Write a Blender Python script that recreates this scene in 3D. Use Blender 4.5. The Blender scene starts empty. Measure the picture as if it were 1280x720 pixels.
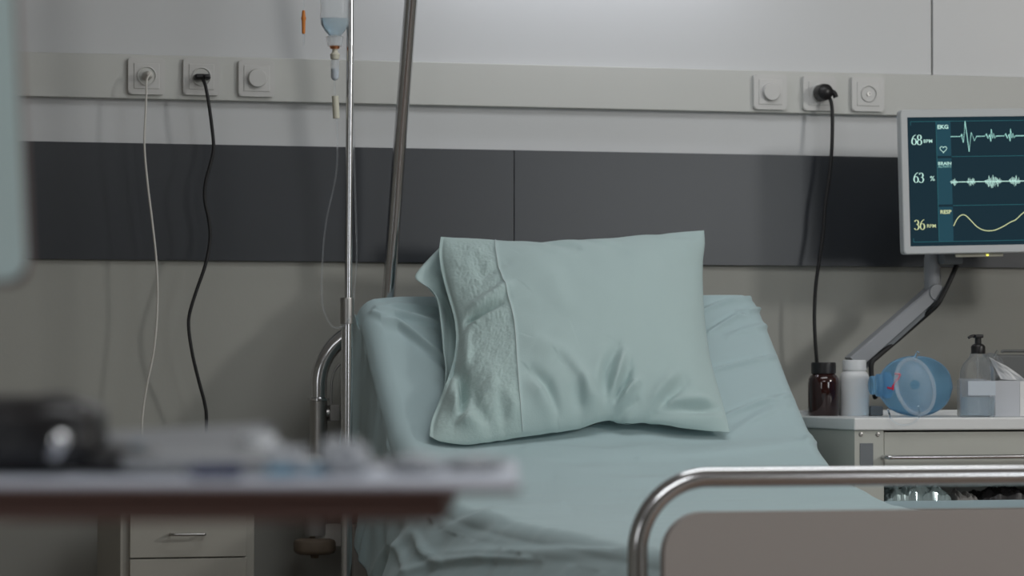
import bpy, bmesh, math, random
from mathutils import Vector, Matrix, Quaternion, noise
random.seed(7)
C = bpy.context.scene.collection
PI = math.pi

# ------------------------------------------------------------------ camera
TH = math.radians(14.8); FPX = 4000.0; PITCH = math.radians(1.547); CH = 0.95; DW = 7.27
cam_pos = Vector((-DW*math.sin(TH), -DW*math.cos(TH), CH))
cd = bpy.data.cameras.new('camera'); cam = bpy.data.objects.new('camera', cd); C.objects.link(cam)
cd.sensor_width = 36.0; cd.lens = FPX/1280*36; cd.clip_start = 0.05; cd.clip_end = 60
cam.location = cam_pos; cam.rotation_euler = (PI/2+PITCH, 0, -TH)
cd.dof.use_dof = True; cd.dof.focus_distance = 6.55; cd.dof.aperture_fstop = 4.4
bpy.context.scene.camera = cam
R3 = cam.rotation_euler.to_matrix()

# ------------------------------------------------------------------ world and light
w = bpy.data.worlds.new('world'); bpy.context.scene.world = w; w.use_nodes = True
w.node_tree.nodes['Background'].inputs[0].default_value = (0.75, 0.85, 1.0, 1)
w.node_tree.nodes['Background'].inputs[1].default_value = 0.25
vs = bpy.context.scene.view_settings
vs.view_transform = 'Standard'; vs.look = 'None'; vs.gamma = 1; vs.exposure = 0.0
try: vs.use_curve_mapping = False
except Exception: pass

def area(name, loc, aim, sx, sy, watts, col):
    l = bpy.data.lights.new(name, 'AREA'); l.shape = 'RECTANGLE'; l.size = sx; l.size_y = sy
    l.energy = watts; l.color = col
    o = bpy.data.objects.new(name, l); C.objects.link(o); o.location = loc
    o.rotation_euler = (Vector(aim)-Vector(loc)).to_track_quat('-Z', 'Y').to_euler()
    return o
KEY_LOC = (3.3, -4.0, 2.42)
key = area('key_lamp_light', KEY_LOC, (0.0, -0.2, 0.9), 0.38, 0.38, 38, (1.0, 0.985, 0.95))
fill = area('ceiling_lamp_light', (0.30, -1.7, 2.66), (0.30, -1.7, 0), 1.6, 1.0, 11.5, (0.93, 0.97, 1.0))
fill2 = area('ceiling_lamp_light', (-0.8, -5.2, 2.66), (-0.8, -5.2, 0), 1.6, 1.0, 23, (0.93, 0.97, 1.0))
front = area('window_light', (2.95, -8.72, 1.70), (0.3, -2.0, 1.0), 1.7, 1.3, 30, (0.90, 0.96, 1.0))  # added out of view for sheen on the dark band and frontal fill
side = area('window_light', (-3.45, -5.8, 1.55), (1.0, -0.8, 0.85), 1.3, 1.2, 8, (0.88, 0.95, 1.0))  # added out of view to brighten left-facing sides such as the cart's
bedlamp = area('bed_lamp_light', (0.15, -0.16, 2.03), (0.15, 0.0, 1.72), 0.8, 0.05, 1.1, (0.90, 0.92, 1.0))

# ------------------------------------------------------------------ pixel -> point on a surface of the place
def ray(px, py):
    d = Vector(((px-640)/FPX, (360-py)/FPX, -1.0)); return (R3 @ d)
def P(px, py, y):                       # point on the vertical plane Y = y
    d = ray(px, py); t = (y-cam_pos.y)/d.y; return cam_pos + d*t
def PZ(px, py, z):
    d = ray(px, py); t = (z-cam_pos.z)/d.z; return cam_pos + d*t
def PD(px, py, dep):                    # point at an optical depth
    return cam_pos + ray(px, py)*dep
def PP(px, py, p0, n):
    d = ray(px, py); t = (p0-cam_pos).dot(n)/d.dot(n); return cam_pos + d*t
R3T = R3.transposed()
def PX(v):
    q = R3T @ (Vector(v)-cam_pos); return (640 - q.x/q.z*FPX, 360 + q.y/q.z*FPX)

# ------------------------------------------------------------------ materials
def mat(name, col, rough=0.5, metal=0.0, trans=0.0, ior=1.45, bump=0.0, bscale=40, var=0.0, vscale=3, emit=None, estr=0, alpha=1.0, sheen=0.0, sss=0.0, coat=0.0):
    m = bpy.data.materials.new(name); m.use_nodes = True; nt = m.node_tree; b = nt.nodes['Principled BSDF']
    b.inputs['Base Color'].default_value = (*col, 1); b.inputs['Roughness'].default_value = rough
    b.inputs['Metallic'].default_value = metal; b.inputs['Transmission Weight'].default_value = trans
    b.inputs['IOR'].default_value = ior; b.inputs['Alpha'].default_value = alpha
    b.inputs['Sheen Weight'].default_value = sheen; b.inputs['Coat Weight'].default_value = coat
    if sss: b.inputs['Subsurface Weight'].default_value = sss
    if emit: b.inputs['Emission Color'].default_value = (*emit, 1); b.inputs['Emission Strength'].default_value = estr
    tc = None
    if bump or var:
        tc = nt.nodes.new('ShaderNodeTexCoord')
    if var:
        n = nt.nodes.new('ShaderNodeTexNoise'); n.inputs['Scale'].default_value = vscale; n.inputs['Detail'].default_value = 4
        nt.links.new(tc.outputs['Object'], n.inputs['Vector'])
        r = nt.nodes.new('ShaderNodeMix'); r.data_type = 'RGBA'
        r.inputs[6].default_value = (*[c*(1-var) for c in col], 1); r.inputs[7].default_value = (*[min(1, c*(1+var)) for c in col], 1)
        nt.links.new(n.outputs['Fac'], r.inputs[0]); nt.links.new(r.outputs[2], b.inputs['Base Color'])
    if bump:
        n = nt.nodes.new('ShaderNodeTexNoise'); n.inputs['Scale'].default_value = bscale; n.inputs['Detail'].default_value = 5
        nt.links.new(tc.outputs['Object'], n.inputs['Vector'])
        bp = nt.nodes.new('ShaderNodeBump'); bp.inputs['Strength'].default_value = bump; bp.inputs['Distance'].default_value = 0.002
        nt.links.new(n.outputs['Fac'], bp.inputs['Height']); nt.links.new(bp.outputs['Normal'], b.inputs['Normal'])
    return m
M = {}
M['wall'] = mat('greige_paint', (0.36, 0.36, 0.33), 0.7, bump=0.1, bscale=120, var=0.03)
M['panel'] = mat('white_laminate', (0.60, 0.61, 0.62), 0.35, var=0.015)
M['rail'] = mat('trunking_plastic', (0.56, 0.565, 0.54), 0.45)
M['band'] = mat('anthracite_laminate', (0.026, 0.030, 0.037), 0.29, ior=1.6, bump=0.05, bscale=60, var=0.05, vscale=25)
M['outlet'] = mat('outlet_plastic', (0.58, 0.575, 0.56), 0.3)
M['hole'] = mat('socket_shadow_black', (0.02, 0.02, 0.02), 0.6)
M['floor'] = mat('brown_vinyl', (0.24, 0.175, 0.135), 0.45, var=0.1, vscale=8)
M['ceil'] = mat('ceiling_white', (0.7, 0.7, 0.7), 0.8)
M['chrome'] = mat('chrome', (0.62, 0.62, 0.63), 0.17, 1.0)
M['steel'] = mat('brushed_steel', (0.42, 0.41, 0.40), 0.35, 1.0)
M['sheet'] = mat('aqua_sheet', (0.41, 0.53, 0.55), 0.85, sheen=0.15, bump=0.12, bscale=500)
M['pillow'] = mat('aqua_pillow_cotton', (0.43, 0.55, 0.545), 0.85, sheen=0.15, bump=0.15, bscale=400)
M['lace'] = mat('aqua_embroidered_cotton', (0.43, 0.55, 0.535), 0.9, sheen=0.15, bump=0.45, bscale=170)
M['seam'] = mat('seam_thread', (0.52, 0.60, 0.60), 0.8)
M['mattress'] = mat('mattress_vinyl', (0.25, 0.3, 0.35), 0.6)
M['footpanel'] = mat('footboard_laminate', (0.40, 0.365, 0.345), 0.5, var=0.02)
M['bedframe'] = mat('bed_frame_paint', (0.5, 0.48, 0.45), 0.5)
M['bumper'] = mat('bumper_wheel_tan', (0.20, 0.155, 0.115), 0.6, var=0.2, vscale=60)
M['greyplast'] = mat('grey_plastic', (0.28, 0.27, 0.26), 0.5)
M['white'] = mat('white_plastic', (0.72, 0.73, 0.74), 0.35)
M['cream'] = mat('cream_metal', (0.47, 0.475, 0.435), 0.45)
M['carttop'] = mat('cart_top_white', (0.72, 0.73, 0.73), 0.3)
M['cabinet'] = mat('nightstand_cream', (0.36, 0.345, 0.305), 0.5, var=0.03)
M['black'] = mat('black_plastic', (0.012, 0.011, 0.012), 0.35)
M['rubber'] = mat('black_rubber', (0.015, 0.015, 0.016), 0.55)
M['whitecord'] = mat('white_cord', (0.62, 0.60, 0.56), 0.5)
M['amber'] = mat('amber_plastic', (0.022, 0.004, 0.003), 0.08, coat=0.6)
M['bluebag'] = mat('blue_silicone', (0.33, 0.62, 0.86), 0.16, trans=0.72, ior=1.15)
M['clear'] = mat('clear_plastic', (0.93, 0.97, 1.0), 0.06, trans=1.0, ior=1.18)
M['clearthin'] = mat('soft_clear_vinyl', (0.9, 0.93, 0.96), 0.15, trans=0.9, ior=1.1, alpha=0.55)
M['milky2'] = mat('mask_clear_vinyl', (0.82, 0.87, 0.92), 0.12, trans=0.5, ior=1.2, alpha=0.33)
M['milky'] = mat('milky_clear_plastic', (0.80, 0.84, 0.87), 0.12, trans=0.45, ior=1.15, alpha=0.55)
M['fluid'] = mat('saline', (0.55, 0.74, 0.84), 0.03, trans=0.85, ior=1.25)
M['gel'] = mat('sanitiser_gel', (0.72, 0.83, 0.90), 0.15, trans=0.75, ior=1.2)
M['label'] = mat('pale_label', (0.52, 0.58, 0.65), 0.5)
M['orange'] = mat('orange_rubber', (0.60, 0.20, 0.035), 0.5)
M['copper'] = mat('copper_seal', (0.85, 0.38, 0.2), 0.2, 1.0)
M['ivory'] = mat('ivory_plastic', (0.60, 0.58, 0.48), 0.5)
M['red'] = mat('red_print', (0.72, 0.015, 0.06), 0.4)
M['tissue'] = mat('tissue_paper', (0.74, 0.74, 0.74), 0.9)
M['card'] = mat('tissue_box_card', (0.50, 0.52, 0.56), 0.6)
M['darkgrey'] = mat('dark_grey_device', (0.11, 0.115, 0.115), 0.45)
M['arm'] = mat('arm_grey_paint', (0.29, 0.30, 0.32), 0.35)
M['armdark'] = mat('arm_cover_grey', (0.16, 0.175, 0.19), 0.4)
M['bezel'] = mat('monitor_bezel_white', (0.52, 0.54, 0.55), 0.35)
M['brown'] = mat('dark_brown_edge', (0.14, 0.08, 0.07), 0.5)
M['tabletop'] = mat('tray_table_white', (0.55, 0.58, 0.66), 0.3)
M['gauze'] = mat('grey_gauze', (0.36, 0.37, 0.39), 0.9)
M['navy'] = mat('navy_plastic', (0.012, 0.018, 0.06), 0.4)
M['bluefab'] = mat('blue_nonwoven', (0.08, 0.19, 0.27), 0.8)
M['paper'] = mat('paper', (0.22, 0.225, 0.235), 0.8)
M['tint'] = mat('pale_teal_panel', (0.46, 0.57, 0.57), 0.45)
M['shelf'] = mat('blue_grey_shelf', (0.36, 0.48, 0.53), 0.3)
M['foil'] = mat('clear_packaging_film', (0.5, 0.62, 0.63), 0.12, trans=0.5, ior=1.3, metal=0.2)
M['lampwhite'] = mat('lamp_diffuser', (0.9, 0.9, 0.9), 0.5, emit=(1, 0.98, 0.95), estr=1.2)
M['screen'] = mat('screen_dark_blue', (0.006, 0.012, 0.016), 0.4, ior=1.12, emit=(0.007, 0.021, 0.031), estr=1.0)
M['scr_box'] = mat('screen_column_teal', (0.006, 0.012, 0.016), 0.25, ior=1.12, emit=(0.013, 0.055, 0.078), estr=1.0)
M['scr_line'] = mat('screen_grid_teal', (0.01, 0.02, 0.02), 0.3, ior=1.12, emit=(0.02, 0.11, 0.13), estr=1.0)
M['scr_cyan'] = mat('screen_cyan_trace', (0.01, 0.02, 0.02), 0.3, ior=1.12, emit=(0.35, 0.68, 0.62), estr=1.0)
M['scr_pale'] = mat('screen_pale_digits', (0.01, 0.02, 0.02), 0.3, ior=1.12, emit=(0.52, 0.80, 0.72), estr=1.0)
M['scr_yel'] = mat('screen_yellow_trace', (0.01, 0.02, 0.02), 0.3, ior=1.12, emit=(0.60, 0.66, 0.36), estr=1.0)
M['led'] = mat('indicator_led', (0.5, 0.5, 0.1), 0.3, emit=(0.8, 0.75, 0.1), estr=1.5)

# ------------------------------------------------------------------ mesh helpers
def finish(name, bm, m, parent=None, smooth=False, angle=40, wn=False):
    me = bpy.data.meshes.new(name); bmesh.ops.recalc_face_normals(bm, faces=bm.faces)
    bm.to_mesh(me); bm.free()
    if m: me.materials.append(m)
    if smooth:
        for p in me.polygons: p.use_smooth = True
        try: me.set_sharp_from_angle(angle=math.radians(angle))
        except Exception: pass
    o = bpy.data.objects.new(name, me); C.objects.link(o)
    if smooth and angle <= 40:
        wm = o.modifiers.new('flat_faces', 'WEIGHTED_NORMAL'); wm.keep_sharp = True; wm.weight = 100
    if parent:
        o.parent = parent; o.matrix_parent_inverse = parent_inv(parent)
    return o
def parent_inv(p):
    mtx = Matrix.Identity(4); q = p; chain = []
    while q: chain.append(q); q = q.parent
    for q in reversed(chain):
        mtx = mtx @ q.matrix_parent_inverse @ q.matrix_basis if q.parent else q.matrix_basis.copy()
    return mtx.inverted()
def thing(name, label, cat, loc=(0, 0, 0), group=None):
    o = bpy.data.objects.new(name, None); C.objects.link(o); o.location = loc; o.empty_display_size = 0.05
    o['label'] = label; o['category'] = cat
    if group: o['group'] = group
    return o
def tag(o, label, cat, group=None):
    o['label'] = label; o['category'] = cat
    if group: o['group'] = group
    return o
def struct(o): o['kind'] = 'structure'; return o
def box(bm, c, s, rot=None, bevel=0.0, seg=2):
    r = bmesh.ops.create_cube(bm, size=1.0); vs_ = r['verts']
    mtx = Matrix.Diagonal((*s, 1))
    if rot: mtx = rot.to_matrix().to_4x4() @ mtx if hasattr(rot, 'to_matrix') else rot.to_4x4() @ mtx
    mtx = Matrix.Translation(Vector(c)) @ mtx
    bmesh.ops.transform(bm, matrix=mtx, verts=vs_)
    if bevel:
        es = list({e for v in vs_ for e in v.link_edges})
        bmesh.ops.bevel(bm, geom=es, offset=bevel, segments=seg, affect='EDGES', profile=0.5)
def mk_box(name, c, s, m, parent=None, bevel=0.002, rot=None, seg=2):
    bm = bmesh.new(); box(bm, c, s, rot, bevel, seg); return finish(name, bm, m, parent, smooth=bevel > 0)
def box2(name, a, b, m, parent=None, bevel=0.002, seg=2):
    c = [(a[i]+b[i])/2 for i in range(3)]; s = [abs(a[i]-b[i]) for i in range(3)]
    return mk_box(name, c, s, m, parent, bevel, None, seg)
def lathe(bm, prof, c=(0, 0, 0), axis=(0, 0, 1), seg=40, sx=1.0, sy=1.0):
    q = Vector((0, 0, 1)).rotation_difference(Vector(axis).normalized()); c = Vector(c); rings = []
    for r, z in prof:
        if r < 1e-6: rings.append([bm.verts.new(c + q @ Vector((0, 0, z)))])
        else: rings.append([bm.verts.new(c + q @ Vector((r*sx*math.cos(2*PI*k/seg), r*sy*math.sin(2*PI*k/seg), z))) for k in range(seg)])
    for a, b in zip(rings, rings[1:]):
        for k in range(seg):
            k2 = (k+1) % seg
            if len(a) == 1 and len(b) == 1: continue
            if len(a) == 1: bm.faces.new((a[0], b[k], b[k2]))
            elif len(b) == 1: bm.faces.new((a[k], a[k2], b[0]))
            else: bm.faces.new((a[k], a[k2], b[k2], b[k]))
def mk_lathe(name, prof, m, parent=None, c=(0, 0, 0), axis=(0, 0, 1), seg=40, angle=40, sx=1, sy=1):
    bm = bmesh.new(); lathe(bm, prof, c, axis, seg, sx, sy); return finish(name, bm, m, parent, True, angle)
def spline(pts, n=10):
    pts = [Vector(p) for p in pts]
    if len(pts) < 3: return pts
    P_ = [pts[0]*2-pts[1]] + pts + [pts[-1]*2-pts[-2]]; out = []
    for i in range(1, len(P_)-2):
        p0, p1, p2, p3 = P_[i-1:i+3]
        for k in range(n):
            t = k/n
            out.append(0.5*((2*p1)+(p2-p0)*t+(2*p0-5*p1+4*p2-p3)*t*t+(3*p1-p0-3*p2+p3)*t**3))
    out.append(pts[-1]); return out
def tube(bm, pts, r, seg=12, radii=None):
    pts = [Vector(p) for p in pts]; n = len(pts); rings = []
    t0 = (pts[1]-pts[0]).normalized(); up = Vector((0, 0, 1)) if abs(t0.z) < 0.9 else Vector((1, 0, 0))
    nrm = t0.cross(up).normalized(); pt = t0
    for i in range(n):
        t = (pts[min(i+1, n-1)]-pts[max(i-1, 0)]).normalized()
        nrm = pt.rotation_difference(t) @ nrm; nrm = (nrm - t*nrm.dot(t)).normalized(); pt = t
        bn = t.cross(nrm); rr = radii[i] if radii else r
        rings.append([bm.verts.new(pts[i]+(nrm*math.cos(2*PI*k/seg)+bn*math.sin(2*PI*k/seg))*rr) for k in range(seg)])
    for a, b in zip(rings, rings[1:]):
        for k in range(seg): bm.faces.new((a[k], a[(k+1) % seg], b[(k+1) % seg], b[k]))
    bm.faces.new(rings[0]); bm.faces.new(list(reversed(rings[-1])))
def mk_tube(name, pts, r, m, parent=None, seg=14, radii=None):
    bm = bmesh.new(); tube(bm, pts, r, seg, radii); return finish(name, bm, m, parent, True, 60)
def arc_corner(a, b, c, rad, n=12):       # polyline a-b-c with rounded corner at b
    a, b, c = Vector(a), Vector(b), Vector(c)
    u = (a-b).normalized(); v = (c-b).normalized(); ang = u.angle(v); d = rad/math.tan(ang/2)
    cen = b + (u+v).normalized()*(rad/math.sin(ang/2)); s = b+u*d; e = b+v*d; out = []
    vs1 = s-cen; vs2 = e-cen; tot = vs1.angle(vs2)
    for k in range(n+1):
        t = k/n; out.append(cen + (vs1*math.sin((1-t)*tot)+vs2*math.sin(t*tot))/math.sin(tot))
    return out
def rrect(w_, h_, r, n=8):
    pts = []
    for cx, cy, a0 in ((w_/2-r, h_/2-r, 0), (-w_/2+r, h_/2-r, PI/2), (-w_/2+r, -h_/2+r, PI), (w_/2-r, -h_/2+r, 1.5*PI)):
        for k in range(n+1): a = a0+k/n*PI/2; pts.append((cx+r*math.cos(a), cy+r*math.sin(a)))
    return pts
def extr(bm, outline, mtx, d):            # outline in local xy, extruded along local z by d
    a = [bm.verts.new(mtx @ Vector((x, y, 0))) for x, y in outline]; b = [bm.verts.new(mtx @ Vector((x, y, d))) for x, y in outline]
    bm.faces.new(a); bm.faces.new(list(reversed(b))); n = len(a)
    for k in range(n): bm.faces.new((a[k], b[k], b[(k+1) % n], a[(k+1) % n]))

# ------------------------------------------------------------------ the room
ZC = 2.75; X0, X1, Y0 = -3.6, 3.9, -8.9
def zy(y, x=640): return P(x, y, 0).z
struct(box2('floor', (X0, Y0, -0.05), (X1, 0.0, 0.0), M['floor'], bevel=0))
struct(box2('ceiling', (X0, Y0, ZC), (X1, 0.0, ZC+0.05), M['ceil'], bevel=0))
struct(box2('wall_back', (X0, 0.0, 0), (X1, 0.1, ZC), M['wall'], bevel=0))
struct(box2('wall_left', (X0-0.1, Y0, 0), (X0, 0.1, ZC), M['wall'], bevel=0))
struct(box2('wall_right', (X1, Y0, 0), (X1+0.1, 0.1, ZC), M['wall'], bevel=0))
struct(box2('wall_front', (X0, Y0-0.1, 0), (X1, Y0, ZC), M['wall'], bevel=0))
zr1, zr0 = zy(81.5), zy(135); zb1, zb0 = zy(188), zy(329.5)
RY = -0.028
struct(box2('trim_1', (X0, RY, zr0), (X1, 0, zr1), M['rail'], bevel=0.003))
# white laminate above the trunking, in two boards with a joint, and the strip under it
xs = P(1163.5, 60, 0).x
struct(box2('trim_2', (X0, -0.008, zr1), (xs-0.002, 0, ZC), M['panel'], bevel=0.0015))
struct(box2('trim_3', (xs+0.002, -0.008, zr1), (X1, 0, ZC), M['panel'], bevel=0.0015))
struct(box2('trim_4', (X0, -0.005, zb1), (X1, 0, zr0), M['panel'], bevel=0))
xb = P(641, 260, 0).x
struct(box2('trim_5', (X0, -0.012, zb0), (xb-0.0007, 0, zb1), M['band'], bevel=0.001))
struct(box2('trim_6', (xb+0.0007, -0.012, zb0), (X1, 0, zb1), M['band'], bevel=0.001))
struct(box2('baseboard_back', (X0, -0.015, 0), (X1, 0, 0.1), M['rail'], bevel=0.002))

# unseen frames with glowing panes, added around the two fill lights: one beside the camera's right, one on the left wall
def fill_frame_struct(n, a, b, axis):
    cx, cy_, cz = [(a[i]+b[i])/2 for i in range(3)]
    bm = bmesh.new(); t_ = 0.06
    if axis == 'y':
        for x in (a[0], b[0], cx): box(bm, (x, cy_, cz), (t_, 0.05, b[2]-a[2]+t_), None, 0.004)
        for z in (a[2], b[2]): box(bm, (cx, cy_, z), (b[0]-a[0], 0.05, t_), None, 0.004)
    else:
        for y in (a[1], b[1], cy_): box(bm, (cx, y, cz), (0.05, t_, b[2]-a[2]+t_), None, 0.004)
        for z in (a[2], b[2]): box(bm, (cx, cy_, z), (0.05, b[1]-a[1], t_), None, 0.004)
    o = struct(finish('window_%d' % n, bm, M['white'], None, True))
    box2('pane', [a[i]+(0.005 if a[i] == b[i] else 0) for i in range(3)], [b[i]-(0.005 if a[i] == b[i] else 0) for i in range(3)], M['lampwhite'], o, 0)
fill_frame_struct(1, (2.1, -8.88, 1.05), (3.8, -8.88, 2.35), 'y')
fill_frame_struct(2, (-3.58, -6.45, 0.95), (-3.58, -5.15, 2.15), 'x')
# ceiling lamps that light the place
def ceiling_lamp(loc, sx, sy, label):
    t = thing('ceiling_light', label, 'ceiling light', loc)
    bm = bmesh.new()
    for a, b in (((-1, 0), (0.03, sy)), ((1, 0), (0.03, sy)), ((0, -1), (sx, 0.03)), ((0, 1), (sx, 0.03))):
        box(bm, (loc[0]+a[0]*sx/2, loc[1]+a[1]*sy/2, loc[2]), (max(b[0], .03), max(b[1], .03), 0.05), None, 0.003)
    finish('frame', bm, M['white'], t, True)
    box2('diffuser', (loc[0]-sx/2, loc[1]-sy/2, loc[2]+0.005), (loc[0]+sx/2, loc[1]+sy/2, loc[2]+0.02), M['lampwhite'], t, 0)
    return t
ceiling_lamp((0.30, -1.7, 2.72), 1.6, 1.0, 'large square-edged white ceiling light over the hospital bed')
ceiling_lamp((-0.8, -5.2, 2.72), 1.6, 1.0, 'large square-edged white ceiling light further from the sockets')
# swivel examination lamp on the ceiling to the right: housing behind its light
kt = thing('examination_lamp', 'white examination lamp hanging from the ceiling on the right', 'lamp', (KEY_LOC[0], KEY_LOC[1], ZC))
kd = (Vector((0, -0.2, 0.9))-Vector(KEY_LOC)).normalized()
mk_lathe('lamp_head', [(0.0, -0.10), (0.15, -0.09), (0.28, -0.03), (0.31, 0.0), (0.30, 0.0), (0.0, -0.01)], M['white'], kt, Vector(KEY_LOC)-kd*0.03, kd)
mk_tube('stem', [Vector(KEY_LOC)-kd*0.1, (KEY_LOC[0]+0.1, KEY_LOC[1], 2.6), (KEY_LOC[0]+0.1, KEY_LOC[1], ZC)], 0.02, M['steel'], kt)

# over-bed light bar on the upper wall, just above the picture
t = thing('wall_lamp', 'slim white over-bed light bar on the upper wall', 'wall lamp', (0.2, -0.05, 2.2))
box2('housing', (-0.25, -0.20, 2.04), (0.62, 0, 2.10), M['white'], t, 0.006)

# ------------------------------------------------------------------ sockets and switches on the trunking
def plate(px, py, label, kind, group=None, w_=0.081):
    c = P(px, py, RY); t = thing('wall_socket' if kind != 'dimmer' else 'dimmer_switch', label, 'socket' if kind != 'dimmer' else 'switch', c, group)
    mtx = Matrix.Translation(c) @ Matrix.Rotation(PI/2, 4, 'X')
    bm = bmesh.new(); extr(bm, rrect(w_, w_, 0.007), mtx, 0.010)
    bmesh.ops.bevel(bm, geom=[e for e in bm.edges if all(abs(v.co.y-(c.y-0.010)) < 1e-5 for v in e.verts)], offset=0.002, segments=2, affect='EDGES')
    finish('cover_plate', bm, M['outlet'], t, True)
    ax = (0, -1, 0); f = Vector((0, -1, 0))
    if kind == 'socket':
        mk_box('insert', c+f*0.0105, (0.056, 0.003, 0.056), M['outlet'], t, 0.0012)
        mk_lathe('socket_rim', [(0.0195, 0.0), (0.0215, 0.0), (0.0215, 0.0025), (0.0195, 0.003), (0.0185, 0.001)], M['outlet'], t, c+f*0.012, ax)
        # the recessed well, its inner wall catches shade
        mk_lathe('socket_well', [(0.0, 0.0002), (0.0185, 0.0002), (0.0192, 0.0022)], M['rail'], t, c+f*0.0119, ax)
    elif kind == 'dimmer':
        mk_box('insert', c+f*0.0105, (0.058, 0.003, 0.058), M['outlet'], t, 0.0012)
        mk_lathe('knob', [(0.0205, 0.0), (0.0205, 0.009), (0.0192, 0.0115), (0.0, 0.012)], M['outlet'], t, c+f*0.011, ax)
    elif kind == 'aerial':
        mk_box('insert', c+f*0.0105, (0.056, 0.003, 0.056), M['outlet'], t, 0.0012)
        mk_lathe('socket_rim', [(0.0175, 0.0), (0.0195, 0.0), (0.0195, 0.002), (0.0185, 0.003), (0.0175, 0.002)], M['outlet'], t, c+f*0.012, ax)
        mk_lathe('jack', [(0.0048, 0.0), (0.0048, 0.004), (0.003, 0.004), (0.003, 0.001), (0.0, 0.001)], M['steel'], t, c+f*0.012, ax)
    return t, c
_, s1 = plate(182.5, 95.5, 'white wall socket with a thin white cable plugged in, leftmost', 'socket')
_, s2 = plate(251, 96.5, 'white wall socket holding a flat black plug, left half of the wall', 'socket')
plate(320, 98.5, 'white dimmer switch with round knob to the left of the drip stand', 'dimmer')
plate(961.5, 115.5, 'white dimmer switch with round knob right of the bed', 'dimmer')
_, s5 = plate(1023, 117, 'white wall socket with a round black plug pushed in', 'socket')
plate(1083.5, 118, 'empty white aerial socket with a small central hole above the monitor', 'aerial')

def cable(name, start, pix, yoff, r, m, label, plug, endy=None):
    t = thing(name, label, 'cable', start)
    pts = [P(x, y, yo) for (x, y), yo in zip(pix, yoff)]
    mk_tube('cord', spline([start]+pts, 10), r, m, t, 10)
    return t
f = Vector((0, -1, 0))
# white cable
st = s1 + f*0.044 + Vector((0.001, 0, 0.000))
pix = [(183.5, 100), (183, 118), (182, 140), (180.5, 180), (184, 225), (190, 275), (195, 320), (197, 360), (196, 400), (192, 440), (184, 480), (179, 512), (178, 545), (186, 620), (190, 700)]
cy = [-.088, -.090, -.090, -.090, -.09, -.09, -.09, -.09, -.09, -.09, -.085, -.08, -.075, -.05, -.04]
t = cable('power_cable', st + f*0.012, pix, cy, 0.0024, M['whitecord'], 'thin white cable hanging from the leftmost wall socket', None)
bm = bmesh.new(); lathe(bm, [(0.0, 0.046), (0.0055, 0.044), (0.007, 0.03), (0.0095, 0.02), (0.0105, 0.0), (0.0, 0.0)], s1+f*0.012, (0, -1, 0.0), 24)
finish('plug', bm, M['whitecord'], t, True)
# black cable left
pix = [(254, 99), (257, 108), (261, 130), (265, 160), (267, 185), (263, 205), (257, 228), (256, 250), (261, 275), (262.5, 300), (257, 330), (245, 365), (237, 392), (236, 412), (241, 445), (249, 478), (256, 505), (258, 530), (256, 620), (258, 700)]
cy = [-.066, -.078, -.085, -.085, -.085, -.085, -.085, -.085, -.085, -.085, -.09, -.09, -.09, -.09, -.09, -.085, -.08, -.075, -.05, -.04]
t = cable('power_cable', s2 + f*0.03 + Vector((0.004, 0, 0)), pix, cy, 0.0038, M['rubber'], 'black cable hanging from the flat black plug on the left', None)
bm = bmesh.new(); box(bm, s2+f*0.024+Vector((-0.001, 0, -0.002)), (0.036, 0.028, 0.013), None, 0.0055, 3); box(bm, s2+f*0.042+Vector((0.006, 0, -0.002)), (0.014, 0.012, 0.010), None, 0.004, 3)
finish('plug', bm, M['black'], t, True)
# black cable right
pix = [(1034, 118), (1039, 128), (1040.5, 150), (1039.5, 190), (1036, 225), (1031, 260), (1029, 290), (1024, 325), (1019.5, 360), (1018, 395), (1019, 425), (1021, 452), (1024, 500), (1028, 600)]
cy = [-.062, -.07, -.075, -.08, -.08, -.08, -.08, -.08, -.08, -.08, -.08, -.08, -.08, -.06]
t = cable('power_cable', s5 + f*0.045 + Vector((0.008, 0, 0)), pix, cy, 0.0042, M['rubber'], 'black cable hanging from the round black plug right of the bed', None)
bm = bmesh.new(); lathe(bm, [(0.0, 0.042), (0.012, 0.041), (0.0185, 0.036), (0.020, 0.025), (0.0195, 0.008), (0.017, 0.0), (0.0, 0.0)], s5+f*0.0125, (0, -1, 0), 32)
pg = finish('plug', bm, M['black'], t, True)
mk_tube('strain_relief', spline([s5+f*0.036+Vector((0.010, 0, 0.004)), s5+f*0.042+Vector((0.022, 0, -0.001)), s5+f*0.044+Vector((0.027, 0, -0.012))], 5), 0.006, M['black'], t, 12)

# ------------------------------------------------------------------ bed
HY = -0.17                                  # head hoop plane
xl = P(398, 520, HY).x                      # left post
FY = HY
for k in range(400):                        # foot hoop plane: where the same bed side shows at the foot post
    FY = HY-1.5-k*0.004
    if PX((xl, FY, 0.7))[0] >= 797: break
BL = P(447, 380, -0.24).x; BR = P(951, 380, -0.24).x
xr = BR + (BL-xl)
print('BED', xl, xr, FY, BL, BR, BR-BL, 'foot depth', (R3T @ (Vector((xl, FY, .7))-cam_pos)).z)
bed = thing('hospital_bed', 'hospital bed with chrome hoop ends and raised backrest under the aqua sheet', 'bed', ((xl+xr)/2, (HY+FY)/2, 0))
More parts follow.
